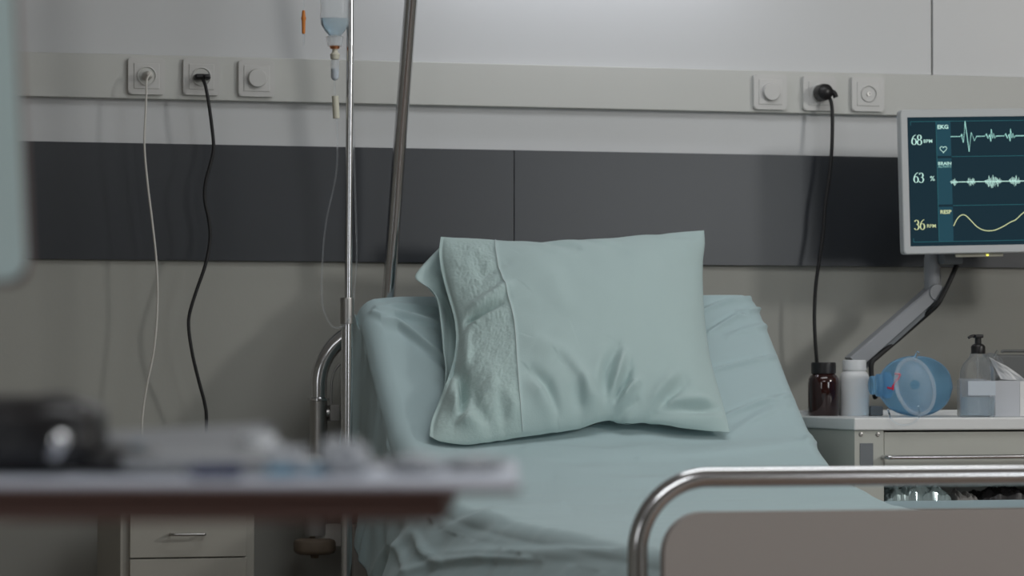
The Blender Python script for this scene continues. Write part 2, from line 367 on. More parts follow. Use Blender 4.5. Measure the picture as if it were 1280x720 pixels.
# footboard
zf = P(797, 596, FY).z; zft = PX
pts = []
F1 = P(1000, 596, FY); 
a = Vector((xl, FY, 0.22)); b = Vector((xl, FY, F1.z)); c_ = Vector((xr, FY, F1.z)); d = Vector((xr, FY, 0.22))
path = [a]+arc_corner(a, b, c_, 0.108, 16)+arc_corner(b, c_, d, 0.108, 16)+[d]
mk_tube('footboard_rail', path, 0.0150, M['chrome'], bed, 24)
pl0 = P(828, 700, FY); pt = P(900, 639.5, FY)
pw = (xr-(pl0.x-xl))-pl0.x; ph = pt.z-0.33
bm = bmesh.new(); extr(bm, rrect(pw, ph, 0.062, 10), Matrix.Translation((pl0.x+pw/2, FY+0.011, 0.33+ph/2)) @ Matrix.Rotation(PI/2, 4, 'X'), 0.022)
bmesh.ops.bevel(bm, geom=[e for e in bm.edges if abs(e.verts[0].co.y-e.verts[1].co.y) < 1e-6], offset=0.003, segments=2, affect='EDGES')
finish('footboard_panel', bm, M['footpanel'], bed, True)
for zz in (0.42, 0.62):
    for sx_, xx in ((1, xl), (-1, xr)):
        mk_tube('panel_clamp', [(xx+sx_*0.012, FY, zz), (xx+sx_*(pl0.x-xl+0.006), FY, zz)], 0.009, M['chrome'], bed, 14)
# headboard hoop
zh = P(425, 421, HY).z
a = Vector((xl, HY, 0.62)); xr_foot = xr; xr = xr-0.045; b = Vector((xl, HY, zh+0.02)); c_ = Vector((xr, HY, zh+0.02)); d = Vector((xr, HY, 0.62))
zj = P(398, 499, HY).z
path = [Vector((xl, HY, zj))]+arc_corner(a, b, c_, 0.125, 18)+arc_corner(b, c_, d, 0.125, 18)+[Vector((xr, HY, zj))]
hb = mk_tube('headboard_rail', path, 0.0185, M['chrome'], bed, 24)
for xx in (xl, xr):
    zb = P(393, 672, HY).z
    p_ = mk_lathe('post_sleeve', [(0.0, zb+0.01), (0.0195, zb+0.01), (0.0195, zj-0.004), (0.0, zj-0.003)], M['steel'], bed, (xx, HY, 0), seg=28)
    mk_lathe('joint_ring', [(0.0185, -0.004), (0.0235, -0.003), (0.0235, 0.002), (0.0185, 0.004)], M['chrome'], p_, (xx, HY, zj), seg=28)
    zs = P(393, 650, HY).z
    q_ = mk_lathe('bumper_stem', [(0.0, zb+0.004), (0.0235, zb+0.004), (0.0245, zb+0.01), (0.0245, zs+0.02), (0.0, zs+0.02)], M['greyplast'], bed, (xx-0.006*(1 if xx == xl else -1), HY, 0), seg=28)
    z1, z0 = P(393, 673, HY).z, P(393, 693, HY).z
    mk_lathe('bumper_wheel', [(0.0, z0-0.008), (0.008, z0-0.008), (0.010, z0), (0.034, z0), (0.043, z0+0.004), (0.046, z0+0.010), (0.046, z1-0.009), (0.043, z1-0.003), (0.034, z1), (0.012, z1+0.001), (0.010, z1+0.008), (0.0, z1+0.008)],
             M['bumper'], bed, (xx-0.008*(1 if xx == xl else -1), HY-0.002, 0), seg=36)
# clamp knob and thin bracket beside the left post
kp = P(404, 517, HY-0.01)
kb = mk_tube('clamp_knob', [(xl+0.016, HY, kp.z), (xl+0.034, HY, kp.z)], 0.0125, M['steel'], bed, 20)
mk_box('clamp_block', P(417, 516, HY), (0.022, 0.034, 0.036), M['greyplast'], bed, 0.003)
mk_tube('bracket_wire', spline([P(425, 455, HY), P(418, 464, HY), P(414.5, 480, HY), P(414, 505, HY)], 6), 0.0025, M['steel'], bed, 8)
# lifting pole behind the mattress, leaning towards the room
A1 = P(485, 380, -0.15); A2 = P(499, 190, -0.19); A3 = P(514, -4, -0.25)
dv = (A3-A2).normalized(); A0 = A1 + (A1-A2).normalized()*0.55
lp = [A0, A1, A1*0.62+A2*0.38, A2, A3, A3+dv*0.16]
lift = mk_tube('lifting_pole', spline(lp, 10), 0.0145, M['chrome'], bed, 24)
# frame, mattress, legs and casters below
mk_box('frame', ((xl+xr)/2, (HY+FY)/2, 0.44), (xr-xl-0.05, HY-FY-0.04, 0.05), M['bedframe'], bed, 0.01)
for xx, ss in ((xl, 1), (xr, -1)):
    mk_box('head_bracket', (xx+ss*0.03, HY-0.0, 0.6), (0.08, 0.03, 0.05), M['bedframe'], bed, 0.004)
    mk_box('head_upright', (xx+ss*0.09, HY-0.04, 0.50), (0.05, 0.05, 0.25), M['bedframe'], bed, 0.004)
for xx in (xl+0.08, xr-0.08):
    for yy in (HY-0.15, FY+0.10):
        lg = mk_box('leg', (xx, yy, 0.28), (0.05, 0.05, 0.30), M['bedframe'], bed, 0.006)
        mk_lathe('caster', [(0.0, -0.016), (0.045, -0.016), (0.0625, -0.012), (0.065, 0), (0.0625, 0.012), (0.045, 0.016), (0.0, 0.016)], M['rubber'], lg, (xx, yy, 0.065), (1, 0, 0), 32)
for xx in (xl, xr):
    mk_box('foot_bracket', (xx+(0.02 if xx == xl else -0.02), FY+0.02, 0.44), (0.05, 0.05, 0.05), M['bedframe'], bed, 0.005)

# profile of the lying surface (distance from wall, height)
prof = [(-0.225, 1.128), (-0.50, 0.893), (-0.60, 0.822), (-0.74, 0.762), (-0.95, 0.715), (-1.3, 0.69), (FY+0.07, 0.68)]
pf = spline([Vector((y, z, 0)) for y, z in prof], 24)
L = [0.0]
for i in range(1, len(pf)): L.append(L[-1]+(pf[i]-pf[i-1]).length)
def at_len(s):
    s = max(0, min(L[-1], s))
    lo, hi = 0, len(L)-1
    while hi-lo > 1:
        m_ = (lo+hi)//2
        if L[m_] <= s: lo = m_
        else: hi = m_
    t_ = (s-L[lo])/(L[hi]-L[lo]+1e-9); p = pf[lo].lerp(pf[hi], t_); d_ = (pf[hi]-pf[lo]).normalized()
    n_ = Vector((d_.y, -d_.x, 0)) if d_.y*0+(-d_.x) > 0 else Vector((-d_.y, d_.x, 0))
    return p, n_                        # (y,z) and its upward normal
# mattress solid under the sheet
bm = bmesh.new(); rows = []
NM = 40
for i in range(NM+1):
    p, n_ = at_len(L[-1]*i/NM); a = (p.x, p.y); th = 0.13
    o1 = (p.x-n_.x*0.03-0.0, p.y-n_.y*0.03); o2 = (p.x-n_.x*th, p.y-n_.y*th)
    rows.append([bm.verts.new((BL+0.035, o1[0], o1[1])), bm.verts.new((BR-0.035, o1[0], o1[1])), bm.verts.new((BR-0.035, o2[0], o2[1])), bm.verts.new((BL+0.035, o2[0], o2[1]))])
for a, b in zip(rows, rows[1:]):
    for k in range(4): bm.faces.new((a[k], a[(k+1) % 4], b[(k+1) % 4], b[k]))
bm.faces.new(rows[0]); bm.faces.new(list(reversed(rows[-1])))
finish('mattress', bm, M['mattress'], bed)

# ------------------------------------------------------------------ folds: ridges along polylines, read in photo pixels on the cloth's own surface
def seg_dist(p, a, b):
    ab = (b[0]-a[0], b[1]-a[1]); ap = (p[0]-a[0], p[1]-a[1]); l2 = ab[0]**2+ab[1]**2+1e-9
    t_ = max(0.0, min(1.0, (ap[0]*ab[0]+ap[1]*ab[1])/l2)); dx = ap[0]-ab[0]*t_; dy = ap[1]-ab[1]*t_
    sgn = 1 if ab[0]*ap[1]-ab[1]*ap[0] > 0 else -1
    return math.hypot(dx, dy), t_, sgn
def prep(folds):
    out = []
    for pts, amp, wd, skew in folds:
        xs_ = [p[0] for p in pts]; ys_ = [p[1] for p in pts]
        out.append((pts, amp, wd, skew, min(xs_)-7*wd, max(xs_)+7*wd, min(ys_)-7*wd, max(ys_)+7*wd))
    return out
def folds_at(p, folds):
    h = 0.0
    for pts, amp, wd, skew, x0, x1, y0, y1 in folds:
        if not (x0 < p[0] < x1 and y0 < p[1] < y1): continue
        n = len(pts)-1; best = None
        for i in range(n):
            d_, t_, s_ = seg_dist(p, pts[i], pts[i+1])
            if best is None or d_ < best[0]: best = (d_, (i+t_)/n, s_)
        d_, u, s_ = best
        ww = wd*(skew if s_ > 0 else 1.0)
        e_ = math.sin(PI*min(1, max(0, 0.08+u*0.84)))**0.6
        h += amp*math.exp(-(d_/ww)**2)*e_
        if s_ > 0 and wd < 7: h -= 0.3*amp*math.exp(-((d_-2.3*wd)/(1.3*wd))**2)*math.sin(PI*min(1, max(0, u)))**1.3
    return h
SF = prep([
    ([(466, 390), (500, 404), (545, 440), (580, 468)], 0.0075, 3.0, 1.3),
    ([(470, 384), (520, 396), (575, 412)], 0.006, 2.8, 1.3),
    ([(478, 380), (530, 384), (575, 392)], 0.005, 2.6, 1.3),
    ([(520, 440), (560, 470), (600, 520)], 0.004, 8, 1.5),
    ([(948, 372), (910, 378), (870, 392)], 0.006, 2.4, 1.2),
    ([(952, 386), (925, 394), (885, 418)], 0.007, 2.4, 1.2),
    ([(960, 408), (940, 412), (910, 422)], 0.004, 3, 1.6),
    ([(966, 448), (930, 456), (880, 468)], 0.006, 2.4, 1.2),
    ([(985, 496), (945, 507), (900, 524)], 0.006, 2.4, 1.2),
    ([(985, 506), (950, 522), (915, 542)], 0.004, 4, 1.8),
    ([(1018, 553), (960, 560), (900, 566), (800, 572)], 0.004, 5, 2.2),
    ([(1012, 548), (1008, 553), (1018, 556)], 0.003, 3.0, 1.5),
    ([(700, 600), (790, 604), (880, 596)], 0.003, 6, 1.5),
    ([(640, 575), (720, 590), (780, 584)], 0.003, 8, 1.5),
    ([(660, 560), (760, 566), (830, 558)], 0.003, 6, 2),
    ([(560, 660), (620, 640), (700, 634)], 0.004, 6, 1.6),
    ([(1090, 620), (1000, 600), (930, 590)], 0.003, 6, 1.6),
    ([(545, 692), (600, 688), (680, 690), (790, 688)], 0.0035, 5, 2.2),
    ([(500, 715), (540, 702), (600, 696), (680, 700)], 0.0035, 4, 1.6),
    ([(470, 715), (490, 680), (487, 650)], 0.007, 6, 1.4),
    ([(450, 715), (465, 660), (470, 620)], 0.006, 5, 1.4),
    ([(505, 712), (498, 684), (510, 662)], 0.004, 4, 1.4),
    ([(520, 668), (530, 690), (552, 700)], 0.004, 5, 1.4),
])
def sheet():
    W = BR-BL; RAD = 0.045; NS = 400; NT = 560
    HANG_L, HANG_R = 0.30, 0.30
    # across profile: hang left, round, flat, round, hang right
    bm = bmesh.new(); rows = []
    tot = L[-1]
    SB = 0.16                                  # the part folded down behind the head end
    for j in range(NT+1):
        q_ = j/NT
        tt = -SB + q_/0.05*SB if q_ < 0.05 else (q_-0.05)/0.72*1.15 if q_ < 0.77 else 1.15+(q_-0.77)/0.23*(tot-1.15)
        tt0 = max(0, tt); p, n_ = at_len(tt0)
        blend = 0.0
        row = []
        for i in range(NS+1):
            q2 = i/NS; u = -HANG_L+q2/0.14*(HANG_L-0.03) if q2 < 0.14 else (-0.03+(q2-0.14)/0.78*(W+0.06) if q2 < 0.92 else W+0.03+(q2-0.92)/0.08*(HANG_R-0.03))    # developed width coordinate from left edge
            # local cross-section: (x, drop) with rounded edge
            def cs(u):
                q = RAD*PI/2
                if u > q and u < W-q: return u, 0.0
                v = u if u <= q else W-u
                side = 1 if u <= q else -1
                if v >= 0: a_ = (q-v)/RAD; x_ = RAD-RAD*math.sin(a_); dr = RAD-RAD*math.cos(a_)
                else: x_ = 0.0; dr = RAD - v
                return (x_ if side == 1 else W-x_), dr
            x_, dr = cs(u)
            side_l = u < 0; side_r = u > W
            # sides hang straight down in Z once off the edge; top follows the profile normal
            y_ = p.x; z_ = p.y
            if tt < 0:                              # behind the head end, follow round and down
                a_ = min(1, -tt/0.05); y_ = p.x + 0.035*math.sin(a_*PI/2); z_ = p.y - 0.03*(1-math.cos(a_*PI/2)) - max(0, -tt-0.05)
            z_ -= dr
            # top corners ease down a little
            k_ = max(0.0, 1-tt0/0.06)
            if k_ > 0 and not side_l and not side_r:
                z_ -= 0.010*k_*max(0, 1-x_/0.12)**2 + 0.004*k_*max(0, 1-(W-x_)/0.05)**2
                z_ -= 0.009*k_*(1-x_/W)
            # loosened drape: leans out towards its hem, with waves
            out = 0.0
            if dr > RAD*0.6:
                hang = dr-RAD*0.6
                k3 = min(1, max(0, (tt-0.50)/0.45)); fl = 0.10+(0.60 if u < W/2 else 0.05)*k3*k3*(3-2*k3)
                out = hang*fl + 0.012*(hang/0.3)*math.sin(tt*21+math.sin(tt*7)*1.7+(0 if side_l else 2)) + 0.006*(hang/0.3)*math.sin(tt*47)
            x_ = x_-out if u < W/2 else x_+out
            co = Vector((BL+x_, y_, z_))
            # surface normal estimate
            if dr < RAD: nn = Vector((0, n_.x, n_.y))
            else: nn = Vector((-1 if u < W/2 else 1, 0, 0))
            if dr > 0 and dr < RAD:
                s_ = dr/RAD; nn = (Vector((0, n_.x, n_.y))*(1-s_)+Vector((-1 if u < W/2 else 1, 0, 0))*s_).normalized()
            h = 0.0012*noise.noise(Vector((u*9, tt*9, 1.3))) + 0.0035*noise.noise(Vector((u*3.1, tt*3.7, 7.7)))
            h += 0.003*noise.noise(Vector((u*5, tt*16, 3.3)))*min(1, max(0, (tt-0.45)*4))
            if tt > 0 and not side_r:
                h += 1.9*folds_at(PX(co), SF)
            if tt > 0 and dr > 0.02 and u < 0: h += 0.004*noise.noise(Vector((tt*20, z_*6, 2.2)))
            co += nn*h
            row.append(bm.verts.new(co))
        rows.append(row)
    for a, b in zip(rows, rows[1:]):
        for k in range(NS): bm.faces.new((a[k], a[k+1], b[k+1], b[k]))
    o = finish('bed_sheet', bm, M['sheet'], None, True, 180)
    sol = o.modifiers.new('cloth_thickness', 'SOLIDIFY'); sol.thickness = 0.0015; sol.offset = -1
    tag(o, 'pale aqua fitted sheet with tension creases stretched over the bed', 'bed sheet')
    return o
sheet()

# ------------------------------------------------------------------ pillow
def pillow():
    y0, z0, y1, z1 = -0.595, 0.865, -0.235, 1.262
    p0 = Vector((0, y0, z0)); updir = Vector((0, y1-y0, z1-z0)).normalized(); nrm = Vector((0, -updir.z, updir.y)).normalized()
    top = [(551, 296), (580, 298), (620, 301.5), (670, 304), (720, 303), (760, 301), (800, 296), (840, 292), (866, 289), (880, 288)]
    bot = [(537, 545), (552, 552), (586, 556), (620, 551), (655, 546), (700, 540), (735, 533), (762, 525), (785, 530), (812, 528), (850, 535), (880, 538), (912, 540)]
    lef = [(537, 545), (540, 525), (552, 495), (561, 470), (568, 445), (570, 420), (566, 395), (559, 370), (552, 340), (549, 315), (551, 296)]
    rig = [(912, 540), (905, 510), (896, 480), (888, 450), (882, 410), (879, 370), (878.5, 330), (881, 305), (880, 288)]
    def curve(pts):
        s = spline([Vector((x, y, 0)) for x, y in pts], 12); l = [0]
        for i in range(1, len(s)): l.append(l[-1]+(s[i]-s[i-1]).length)
        def f_(t_):
            t_ = max(0, min(1, t_))*l[-1]; i = 0
            lo, hi = 0, len(l)-1
            while hi-lo > 1:
                m_ = (lo+hi)//2
                if l[m_] <= t_: lo = m_
                else: hi = m_
            k = (t_-l[lo])/(l[hi]-l[lo]+1e-9); return s[lo].lerp(s[hi], k)
        return f_
    T, B, Lf, Rt = curve(top), curve(bot), curve(lef), curve(rig)
    def coons(u, v):
        return (Lf(v)*(1-u)+Rt(v)*u) + (B(u)*(1-v)+T(u)*v) - (B(0)*(1-u)*(1-v)+B(1)*u*(1-v)+T(0)*(1-u)*v+T(1)*u*v)
    US = 0.26
    def wmap(u, v):
        ws = 0.205+(1-v)*0.105-0.052*math.sin(PI*v)
        return u/US*ws if u < US else ws+(u-US)/(1-US)*(1-ws)
    PF = prep([
        ([(566, 462), (574, 480), (577, 505), (572, 530)], -0.026, 6, 1.0),
        ([(556, 480), (560, 500), (575, 535), (600, 548)], 0.012, 7, 1.0),
        ([(577, 425), (582, 412), (598, 408), (616, 404)], -0.015, 3.5, 1.2),
        ([(572, 400), (590, 398), (612, 392), (624, 384)], 0.009, 6, 1.3),
        ([(579, 418), (578, 440), (578, 466)], 0.016, 6, 0.7),
        ([(560, 350), (566, 385), (572, 410)], 0.007, 7, 1.3),
        ([(590, 345), (600, 365), (625, 352)], -0.005, 8, 1.0),
        ([(584, 490), (592, 520), (612, 546)], -0.008, 6, 1.5),
        ([(600, 470), (612, 505), (640, 530)], 0.005, 8, 1.5),
        ([(630, 550), (624, 530), (615, 500)], -0.006, 6, 1.3),
        ([(661, 458), (690, 475), (718, 500), (742, 522)], 0.007, 10, 1.4),
        ([(656, 490), (676, 505), (692, 530)], -0.012, 6, 1.6),
        ([(690, 478), (712, 500), (724, 528)], -0.012, 7, 1.4),
        ([(660, 500), (680, 522), (690, 540)], 0.008, 7, 1.2),
        ([(700, 490), (722, 505), (740, 526)], 0.008, 8, 1.2),
        ([(762, 466), (752, 488), (752, 510)], -0.009, 6, 1.3),
        ([(779, 485), (774, 500), (764, 518)], -0.010, 5, 1.3),
        ([(770, 470), (764, 492), (760, 512)], 0.008, 6, 1.0),
        ([(790, 500), (778, 508), (766, 522)], 0.010, 5, 1.0),
        ([(766, 524), (775, 524), (790, 516)], -0.012, 4, 1.3),
        ([(850, 497), (830, 510), (812, 526)], -0.010, 6, 1.4),
        ([(838, 490), (822, 505), (808, 520)], 0.006, 7, 1.0),
        ([(815, 524), (850, 520), (893, 518)], -0.010, 4, 1.8),
        ([(835, 516), (870, 512), (890, 512)], 0.006, 5, 1.0),
        ([(860, 530), (885, 528), (905, 528)], 0.005, 5, 1.2),
        ([(672, 305), (688, 320), (712, 332)], -0.006, 6, 1.5),
        ([(700, 304), (720, 318), (760, 326)], 0.004, 8, 1.5),
        ([(716, 308), (740, 326), (770, 340)], -0.004, 7, 1.5),
        ([(812, 294), (835, 300), (870, 300)], -0.005, 5, 1.5),
        ([(620, 302), (650, 312), (690, 310)], -0.004, 6, 1.5),
        ([(652, 350), (680, 380), (700, 430)], 0.004, 16, 1.5),
        ([(660, 400), (690, 430), (740, 450)], -0.003, 14, 1.5),
    ])
    hcen = (T(0.5)+B(0.5))/2
    root = thing('pillow', 'plump pale aqua pillow with an embroidered left border on the raised backrest', 'pillow', P(725, 548, -0.60))
    NU, NV = 330, 230
    nu_l = int(NU*US)
    def point(u, v, front=True):
        c2 = coons(wmap(u, v), v); px = (c2.x, c2.y)
        base = PP(px[0], px[1], p0, nrm)
        ww = wmap(u, v)
        e = max(0, math.sin(PI*ww))*1.0; g = max(0, math.sin(PI*v))
        # left end is the flat open hem of the case; body starts further in
        uu = max(0, min(1, (ww-0.012)/0.988)); pr = (1-abs(2*uu-1)**2.6)*(1-abs(2*v-1)**2.4)
        pr = max(0, pr)
        if front:
            h = 0.088*pr**0.62
            sc = min(1, min(ww, 1-ww)*14, min(v, 1-v)*14); sc = max(0, sc)
            h += folds_at(px, PF)*max(0.5, sc)*1.5
            h += (0.004*noise.noise(Vector((ww*5, v*4, 2.1))) + 0.002*noise.noise(Vector((ww*13, v*10, 5.1))))*sc
            if u < US:
                k = min(1, (US-u)/US*14)
                n1 = noise.noise(Vector((ww*62, v*46, 9.1))); n2 = noise.noise(Vector((ww*120, v*95, 4.1)))
                h += sc*k*(0.0018*abs(n1)+0.0010*n2+0.0030*noise.noise(Vector((ww*25, v*19, 1.7))))
            h += sc*0.002*math.exp(-((u-US)/0.006)**2)
            return base + nrm*h
        return base - nrm*(0.06*pr**0.6)
    def grid(i0, i1, name, m_):
        bm = bmesh.new()
        vv = [[bm.verts.new(point(i/NU, j/NV)) for i in range(i0, i1+1)] for j in range(NV+1)]
        for a, b in zip(vv, vv[1:]):
            for k in range(i1-i0): bm.faces.new((a[k], a[k+1], b[k+1], b[k]))
        return finish(name, bm, m_, root, True, 180)
    grid(0, nu_l, 'embroidered_border', M['lace'])
    grid(nu_l, NU, 'pillow_front', M['pillow'])
    bm = bmesh.new(); n1, n2 = 60, 40
    vv = [[bm.verts.new(point(i/n1, j/n2, False)) for i in range(n1+1)] for j in range(n2+1)]
    for a, b in zip(vv, vv[1:]):
        for k in range(n1): bm.faces.new((a[k], a[k+1], b[k+1], b[k]))
    finish('pillow_back', bm, M['pillow'], root, True, 180)
    mk_tube('seam', [point(US, 0.01+0.985*j/150)+nrm*0.0008 for j in range(151)], 0.0012, M['seam'], root, 8)
    # back layer of the open case: corner flap and the strip hanging down the left side
    bm = bmesh.new()
    outer = curve([(553, 297), (541, 309), (529, 323), (521.5, 335), (530, 344), (541, 352), (548, 363), (552, 380), (554, 400), (557, 425), (560, 450), (559, 472), (556, 490)])
    inner = curve([(575, 300), (572, 320), (572, 340), (575, 360), (582, 385), (588, 410), (590, 430), (590, 450), (588, 470), (584, 490), (580, 510)])
    n1, n2 = 16, 90; vv = []
    for j in range(n2+1):
        row = []
        for i in range(n1+1):
            o_, i_ = outer(j/n2), inner(j/n2); q = o_.lerp(i_, i/n1)
            hh = -0.030 - 0.020*(i/n1) + 0.007*math.sin(i/n1*PI*3.0+j/n2*3)*min(1, j/n2*3) + 0.003*noise.noise(Vector((i*0.2, j*0.1, 0)))
            row.append(bm.verts.new(PP(q.x, q.y, p0, nrm)+nrm*hh))
        vv.append(row)
    for a, b in zip(vv, vv[1:]):
        for k in range(n1): bm.faces.new((a[k], a[k+1], b[k+1], b[k]))
    o = finish('case_flap', bm, M['pillow'], root, True, 180)
    sol = o.modifiers.new('cloth_thickness', 'SOLIDIFY'); sol.thickness = 0.0015
pillow()

# ------------------------------------------------------------------ drip stand
IY = -0.50
ivx = P(433, 500, IY).x
stand = thing('drip_stand', 'slim chrome drip stand beside the head of the bed', 'drip stand', (ivx, IY, 0))
zc1, zc0 = P(433, 372, IY).z, P(433, 405, IY).z
mk_tube('lower_pole', [(ivx, IY, 0.09), (ivx+0.001, IY, zc0)], 0.0118, M['chrome'], stand, 24)
utx = P(437, 180, IY).x
mk_tube('upper_pole', [(ivx+0.001, IY, zc0-0.01), (ivx+0.0035, IY, zc1), (P(438, 0, IY).x, IY, P(438, 0, IY).z), (P(438.5, 0, IY).x, IY, 2.03)], 0.0078, M['chrome'], stand, 20)
mk_lathe('collar', [(0.0, zc0), (0.0138, zc0), (0.0142, zc0+0.003), (0.0142, zc1-0.003), (0.0132, zc1), (0.0, zc1)], M['steel'], stand, (ivx+0.001, IY, 0), seg=28)
zt = 2.02; hx = P(438.5, 0, IY).x
for k in range(4):
    a_ = PI + k*PI/2; dr = Vector((math.cos(a_), math.sin(a_), 0)); o_ = Vector((hx, IY, zt))
    mk_tube('hook', spline([o_, o_+dr*0.03+Vector((0, 0, .004)), o_+dr*0.055+Vector((0, 0, .002)), o_+dr*0.072+Vector((0, 0, 0.02))], 6), 0.003, M['chrome'], stand, 10)
for k in range(5):
    a_ = 0.35+k*2*PI/5; dr = Vector((math.cos(a_), math.sin(a_), 0)); o_ = Vector((ivx, IY, 0.12)); e_ = Vector((ivx, IY, 0.08))+dr*0.19
    lg = mk_tube('leg', [o_, e_], 0.011, M['chrome'], stand, 14)
    mk_lathe('caster', [(0.0, -0.01), (0.02, -0.01), (0.026, -0.006), (0.026, 0.006), (0.02, 0.01), (0.0, 0.01)], M['rubber'], lg, e_+Vector((0, 0, -0.053)), (-dr.y, dr.x, 0), 20)

# infusion bottle hanging from the stand
by = IY-0.0
bcx = P(418.5, 20, by).x
def bz(y): return P(418, y, by).z
bag = thing('infusion_bottle', 'clear soft infusion bottle with bluish fluid hanging upside down from the drip stand', 'infusion bottle', (bcx, by, bz(60)))
def px2m(w_): return w_/577.0
prof_b = [(0.0, 0.115), (px2m(12), 0.11), (px2m(17.5), 0.10), (px2m(18.5), 0.085), (px2m(18), 0.0), (px2m(18.2), bz(30)-bz(22)-0.012)]
zz = lambda y: bz(y)-bz(45)
outer_p = [(px2m(6), zz(47)), (px2m(8), zz(44)), (px2m(13), zz(38)), (px2m(17), zz(31)), (px2m(18), zz(23)), (px2m(17.5), zz(10)), (px2m(18), zz(-10)), (px2m(18), zz(-60)), (px2m(14), zz(-72)), (0.0, zz(-75))]
mk_lathe('bottle', outer_p, M['milky'], bag, (bcx, by, bz(45)), sy=0.62, seg=40, angle=60)
mk_lathe('fluid', [(0.0, zz(46)), (px2m(6), zz(45)), (px2m(12), zz(38)), (px2m(15.8), zz(31)), (px2m(16.8), zz(23)), (0.0, zz(22.6))], M['fluid'], bag, (bcx, by, bz(45)), sy=0.58, seg=40)
mk_lathe('bottle_cap', [(0.0, zz(59)), (px2m(8.5), zz(58)), (px2m(10), zz(50)), (px2m(10.5), zz(46)), (px2m(7), zz(44)), (0.0, zz(44))], M['milky'], bag, (bcx, by, bz(45)), seg=30)
mk_tube('hanger', spline([(bcx, by, bz(-75)), (bcx+0.006, by, bz(-85)), (hx-0.066, by, zt+0.012)], 6), 0.0015, M['white'], bag, 8)
mk_lathe('seal', [(0.0, zz(62)), (px2m(5.5), zz(61)), (px2m(6.5), zz(57)), (0.0, zz(57))], M['copper'], bag, (bcx, by, bz(45)), seg=24)
iv = thing('infusion_set', 'clear drip chamber and thin tubing hanging below the infusion bottle', 'infusion tube', (bcx, by, bz(62)))
zz2 = lambda y: bz(y)-bz(80)
mk_lathe('spike_hub', [(0.0, zz2(75)), (px2m(5), zz2(74)), (px2m(6), zz2(68)), (px2m(3.5), zz2(65)), (px2m(3), zz2(61.5)), (0, zz2(61.5))], M['ivory'], iv, (bcx+0.0005, by, bz(80)), seg=24)
mk_lathe('drip_chamber', [(0.0, zz2(101)), (px2m(3), zz2(100)), (px2m(5), zz2(97)), (px2m(5.2), zz2(76)), (px2m(4.6), zz2(75)), (0, zz2(75))], M['milky'], iv, (bcx+0.0005, by, bz(80)), seg=24)
mk_lathe('drip_fluid', [(0.0, zz2(100)), (px2m(2.6), zz2(99)), (px2m(4.4), zz2(96)), (px2m(4.6), zz2(86)), (0, zz2(86))], M['label'], iv, (bcx+0.0005, by, bz(80)), seg=24)
mk_tube('roller_clamp', [P(419, 120, by), P(420.5, 148, by)], 0.0072, M['ivory'], iv, 8)
mk_tube('tubing', spline([P(x, y, by-o_) for x, y, o_ in ((418, 100, 0), (419, 125, 0), (421, 150, 0), (422, 180, 0), (421, 210, 0), (417, 235, .005), (409, 270, .01), (405, 300, .015), (403, 330, .02), (402, 360, .02), (404, 385, .02), (412, 404, .015), (420, 410, .016), (430, 407, .02), (436, 400, .018), (441, 385, 0.0), (443, 360, -.01), (446, 320, -.012), (445, 270, -.012), (443, 200, -.012), (441, 120, -.012), (440, 30, -.012), (440, -20, -.012), (439, -50, -.02))], 8), 0.0021, M['clearthin'], iv, 10)
# orange connector on a thin line
oy = IY-0.01
oc = thing('infusion_connector', 'short orange connector hanging on a thin clear line, left of the infusion bottle', 'connector', P(379.5, 12, oy))
mk_tube('line', [Vector((hx, IY-0.072+0.0, zt+0.012)), P(380.5, -120, oy), P(380, -20, oy), P(379.5, 12, oy)], 0.0014, M['clearthin'], oc, 8)
oz = lambda y: P(379.5, y, oy).z - P(379.5, 12, oy).z
mk_lathe('sleeve', [(0.0, oz(42)), (0.0032, oz(42)), (0.0036, oz(40)), (0.0040, oz(26)), (0.0050, oz(24)), (0.0052, oz(22)), (0.0040, oz(20.5)), (0.0034, oz(15)), (0.0028, oz(13)), (0.0, oz(13))], M['orange'], oc, P(379.5, 12, oy), seg=20)
mk_lathe('tip_cap', [(0.0, oz(57)), (0.0024, oz(57)), (0.0030, oz(43)), (0.0, oz(42))], M['clearthin'], oc, P(379.5, 12, oy), seg=16)

# ------------------------------------------------------------------ nightstand
NY1 = -0.46; NY0 = -0.10
nx0 = P(150, 690, NY1).x; nx1 = P(318, 690, NY1).x
nzt = 0.70
ns = thing('nightstand', 'narrow cream nightstand with drawers and steel handles below the left sockets', 'nightstand', ((nx0+nx1)/2, (NY0+NY1)/2, 0))
box2('body', (nx0, NY1, 0.06), (nx1, NY0, nzt-0.02), M['cabinet'], ns, 0.003)
box2('worktop', (nx0-0.01, NY1-0.02, nzt-0.02), (nx1+0.01, NY0, nzt), M['cabinet'], ns, 0.003)
dx0 = P(160.5, 690, NY1).x; dx1 = P(307.5, 690, NY1).x; zd = P(234, 697, NY1).z
zz_ = [nzt-0.035, zd, zd-0.16, zd-0.32, 0.08]
for a, b in zip(zz_, zz_[1:]):
    dw = box2('drawer', (dx0+0.0015, NY1-0.012, b+0.0015), (dx1-0.0015, NY1+0.02, a-0.0015), M['cabinet'], ns, 0.0015)
    hz = a-(nzt-0.035-P(236, 667, NY1).z) if a == zz_[0] else a-0.048
    hx0, hx1 = P(215, 667, NY1-0.03).x, P(256, 667, NY1-0.03).x
    mk_tube('handle', [(hx0, NY1-0.012, hz)]+arc_corner((hx0, NY1-0.012, hz), (hx0, NY1-0.04, hz), (hx1, NY1-0.04, hz), 0.006, 5)+arc_corner((hx0, NY1-0.04, hz), (hx1, NY1-0.04, hz), (hx1, NY1-0.012, hz), 0.006, 5)+[(hx1, NY1-0.012, hz)], 0.0028, M['steel'], dw, 10)
for sx_ in (nx0+0.02, nx1-0.02):
    for sy_ in (NY1+0.02, NY0-0.02): mk_lathe('foot', [(0, 0), (0.015, 0), (0.018, 0.06), (0, 0.06)], M['black'], ns, (sx_, sy_, 0))

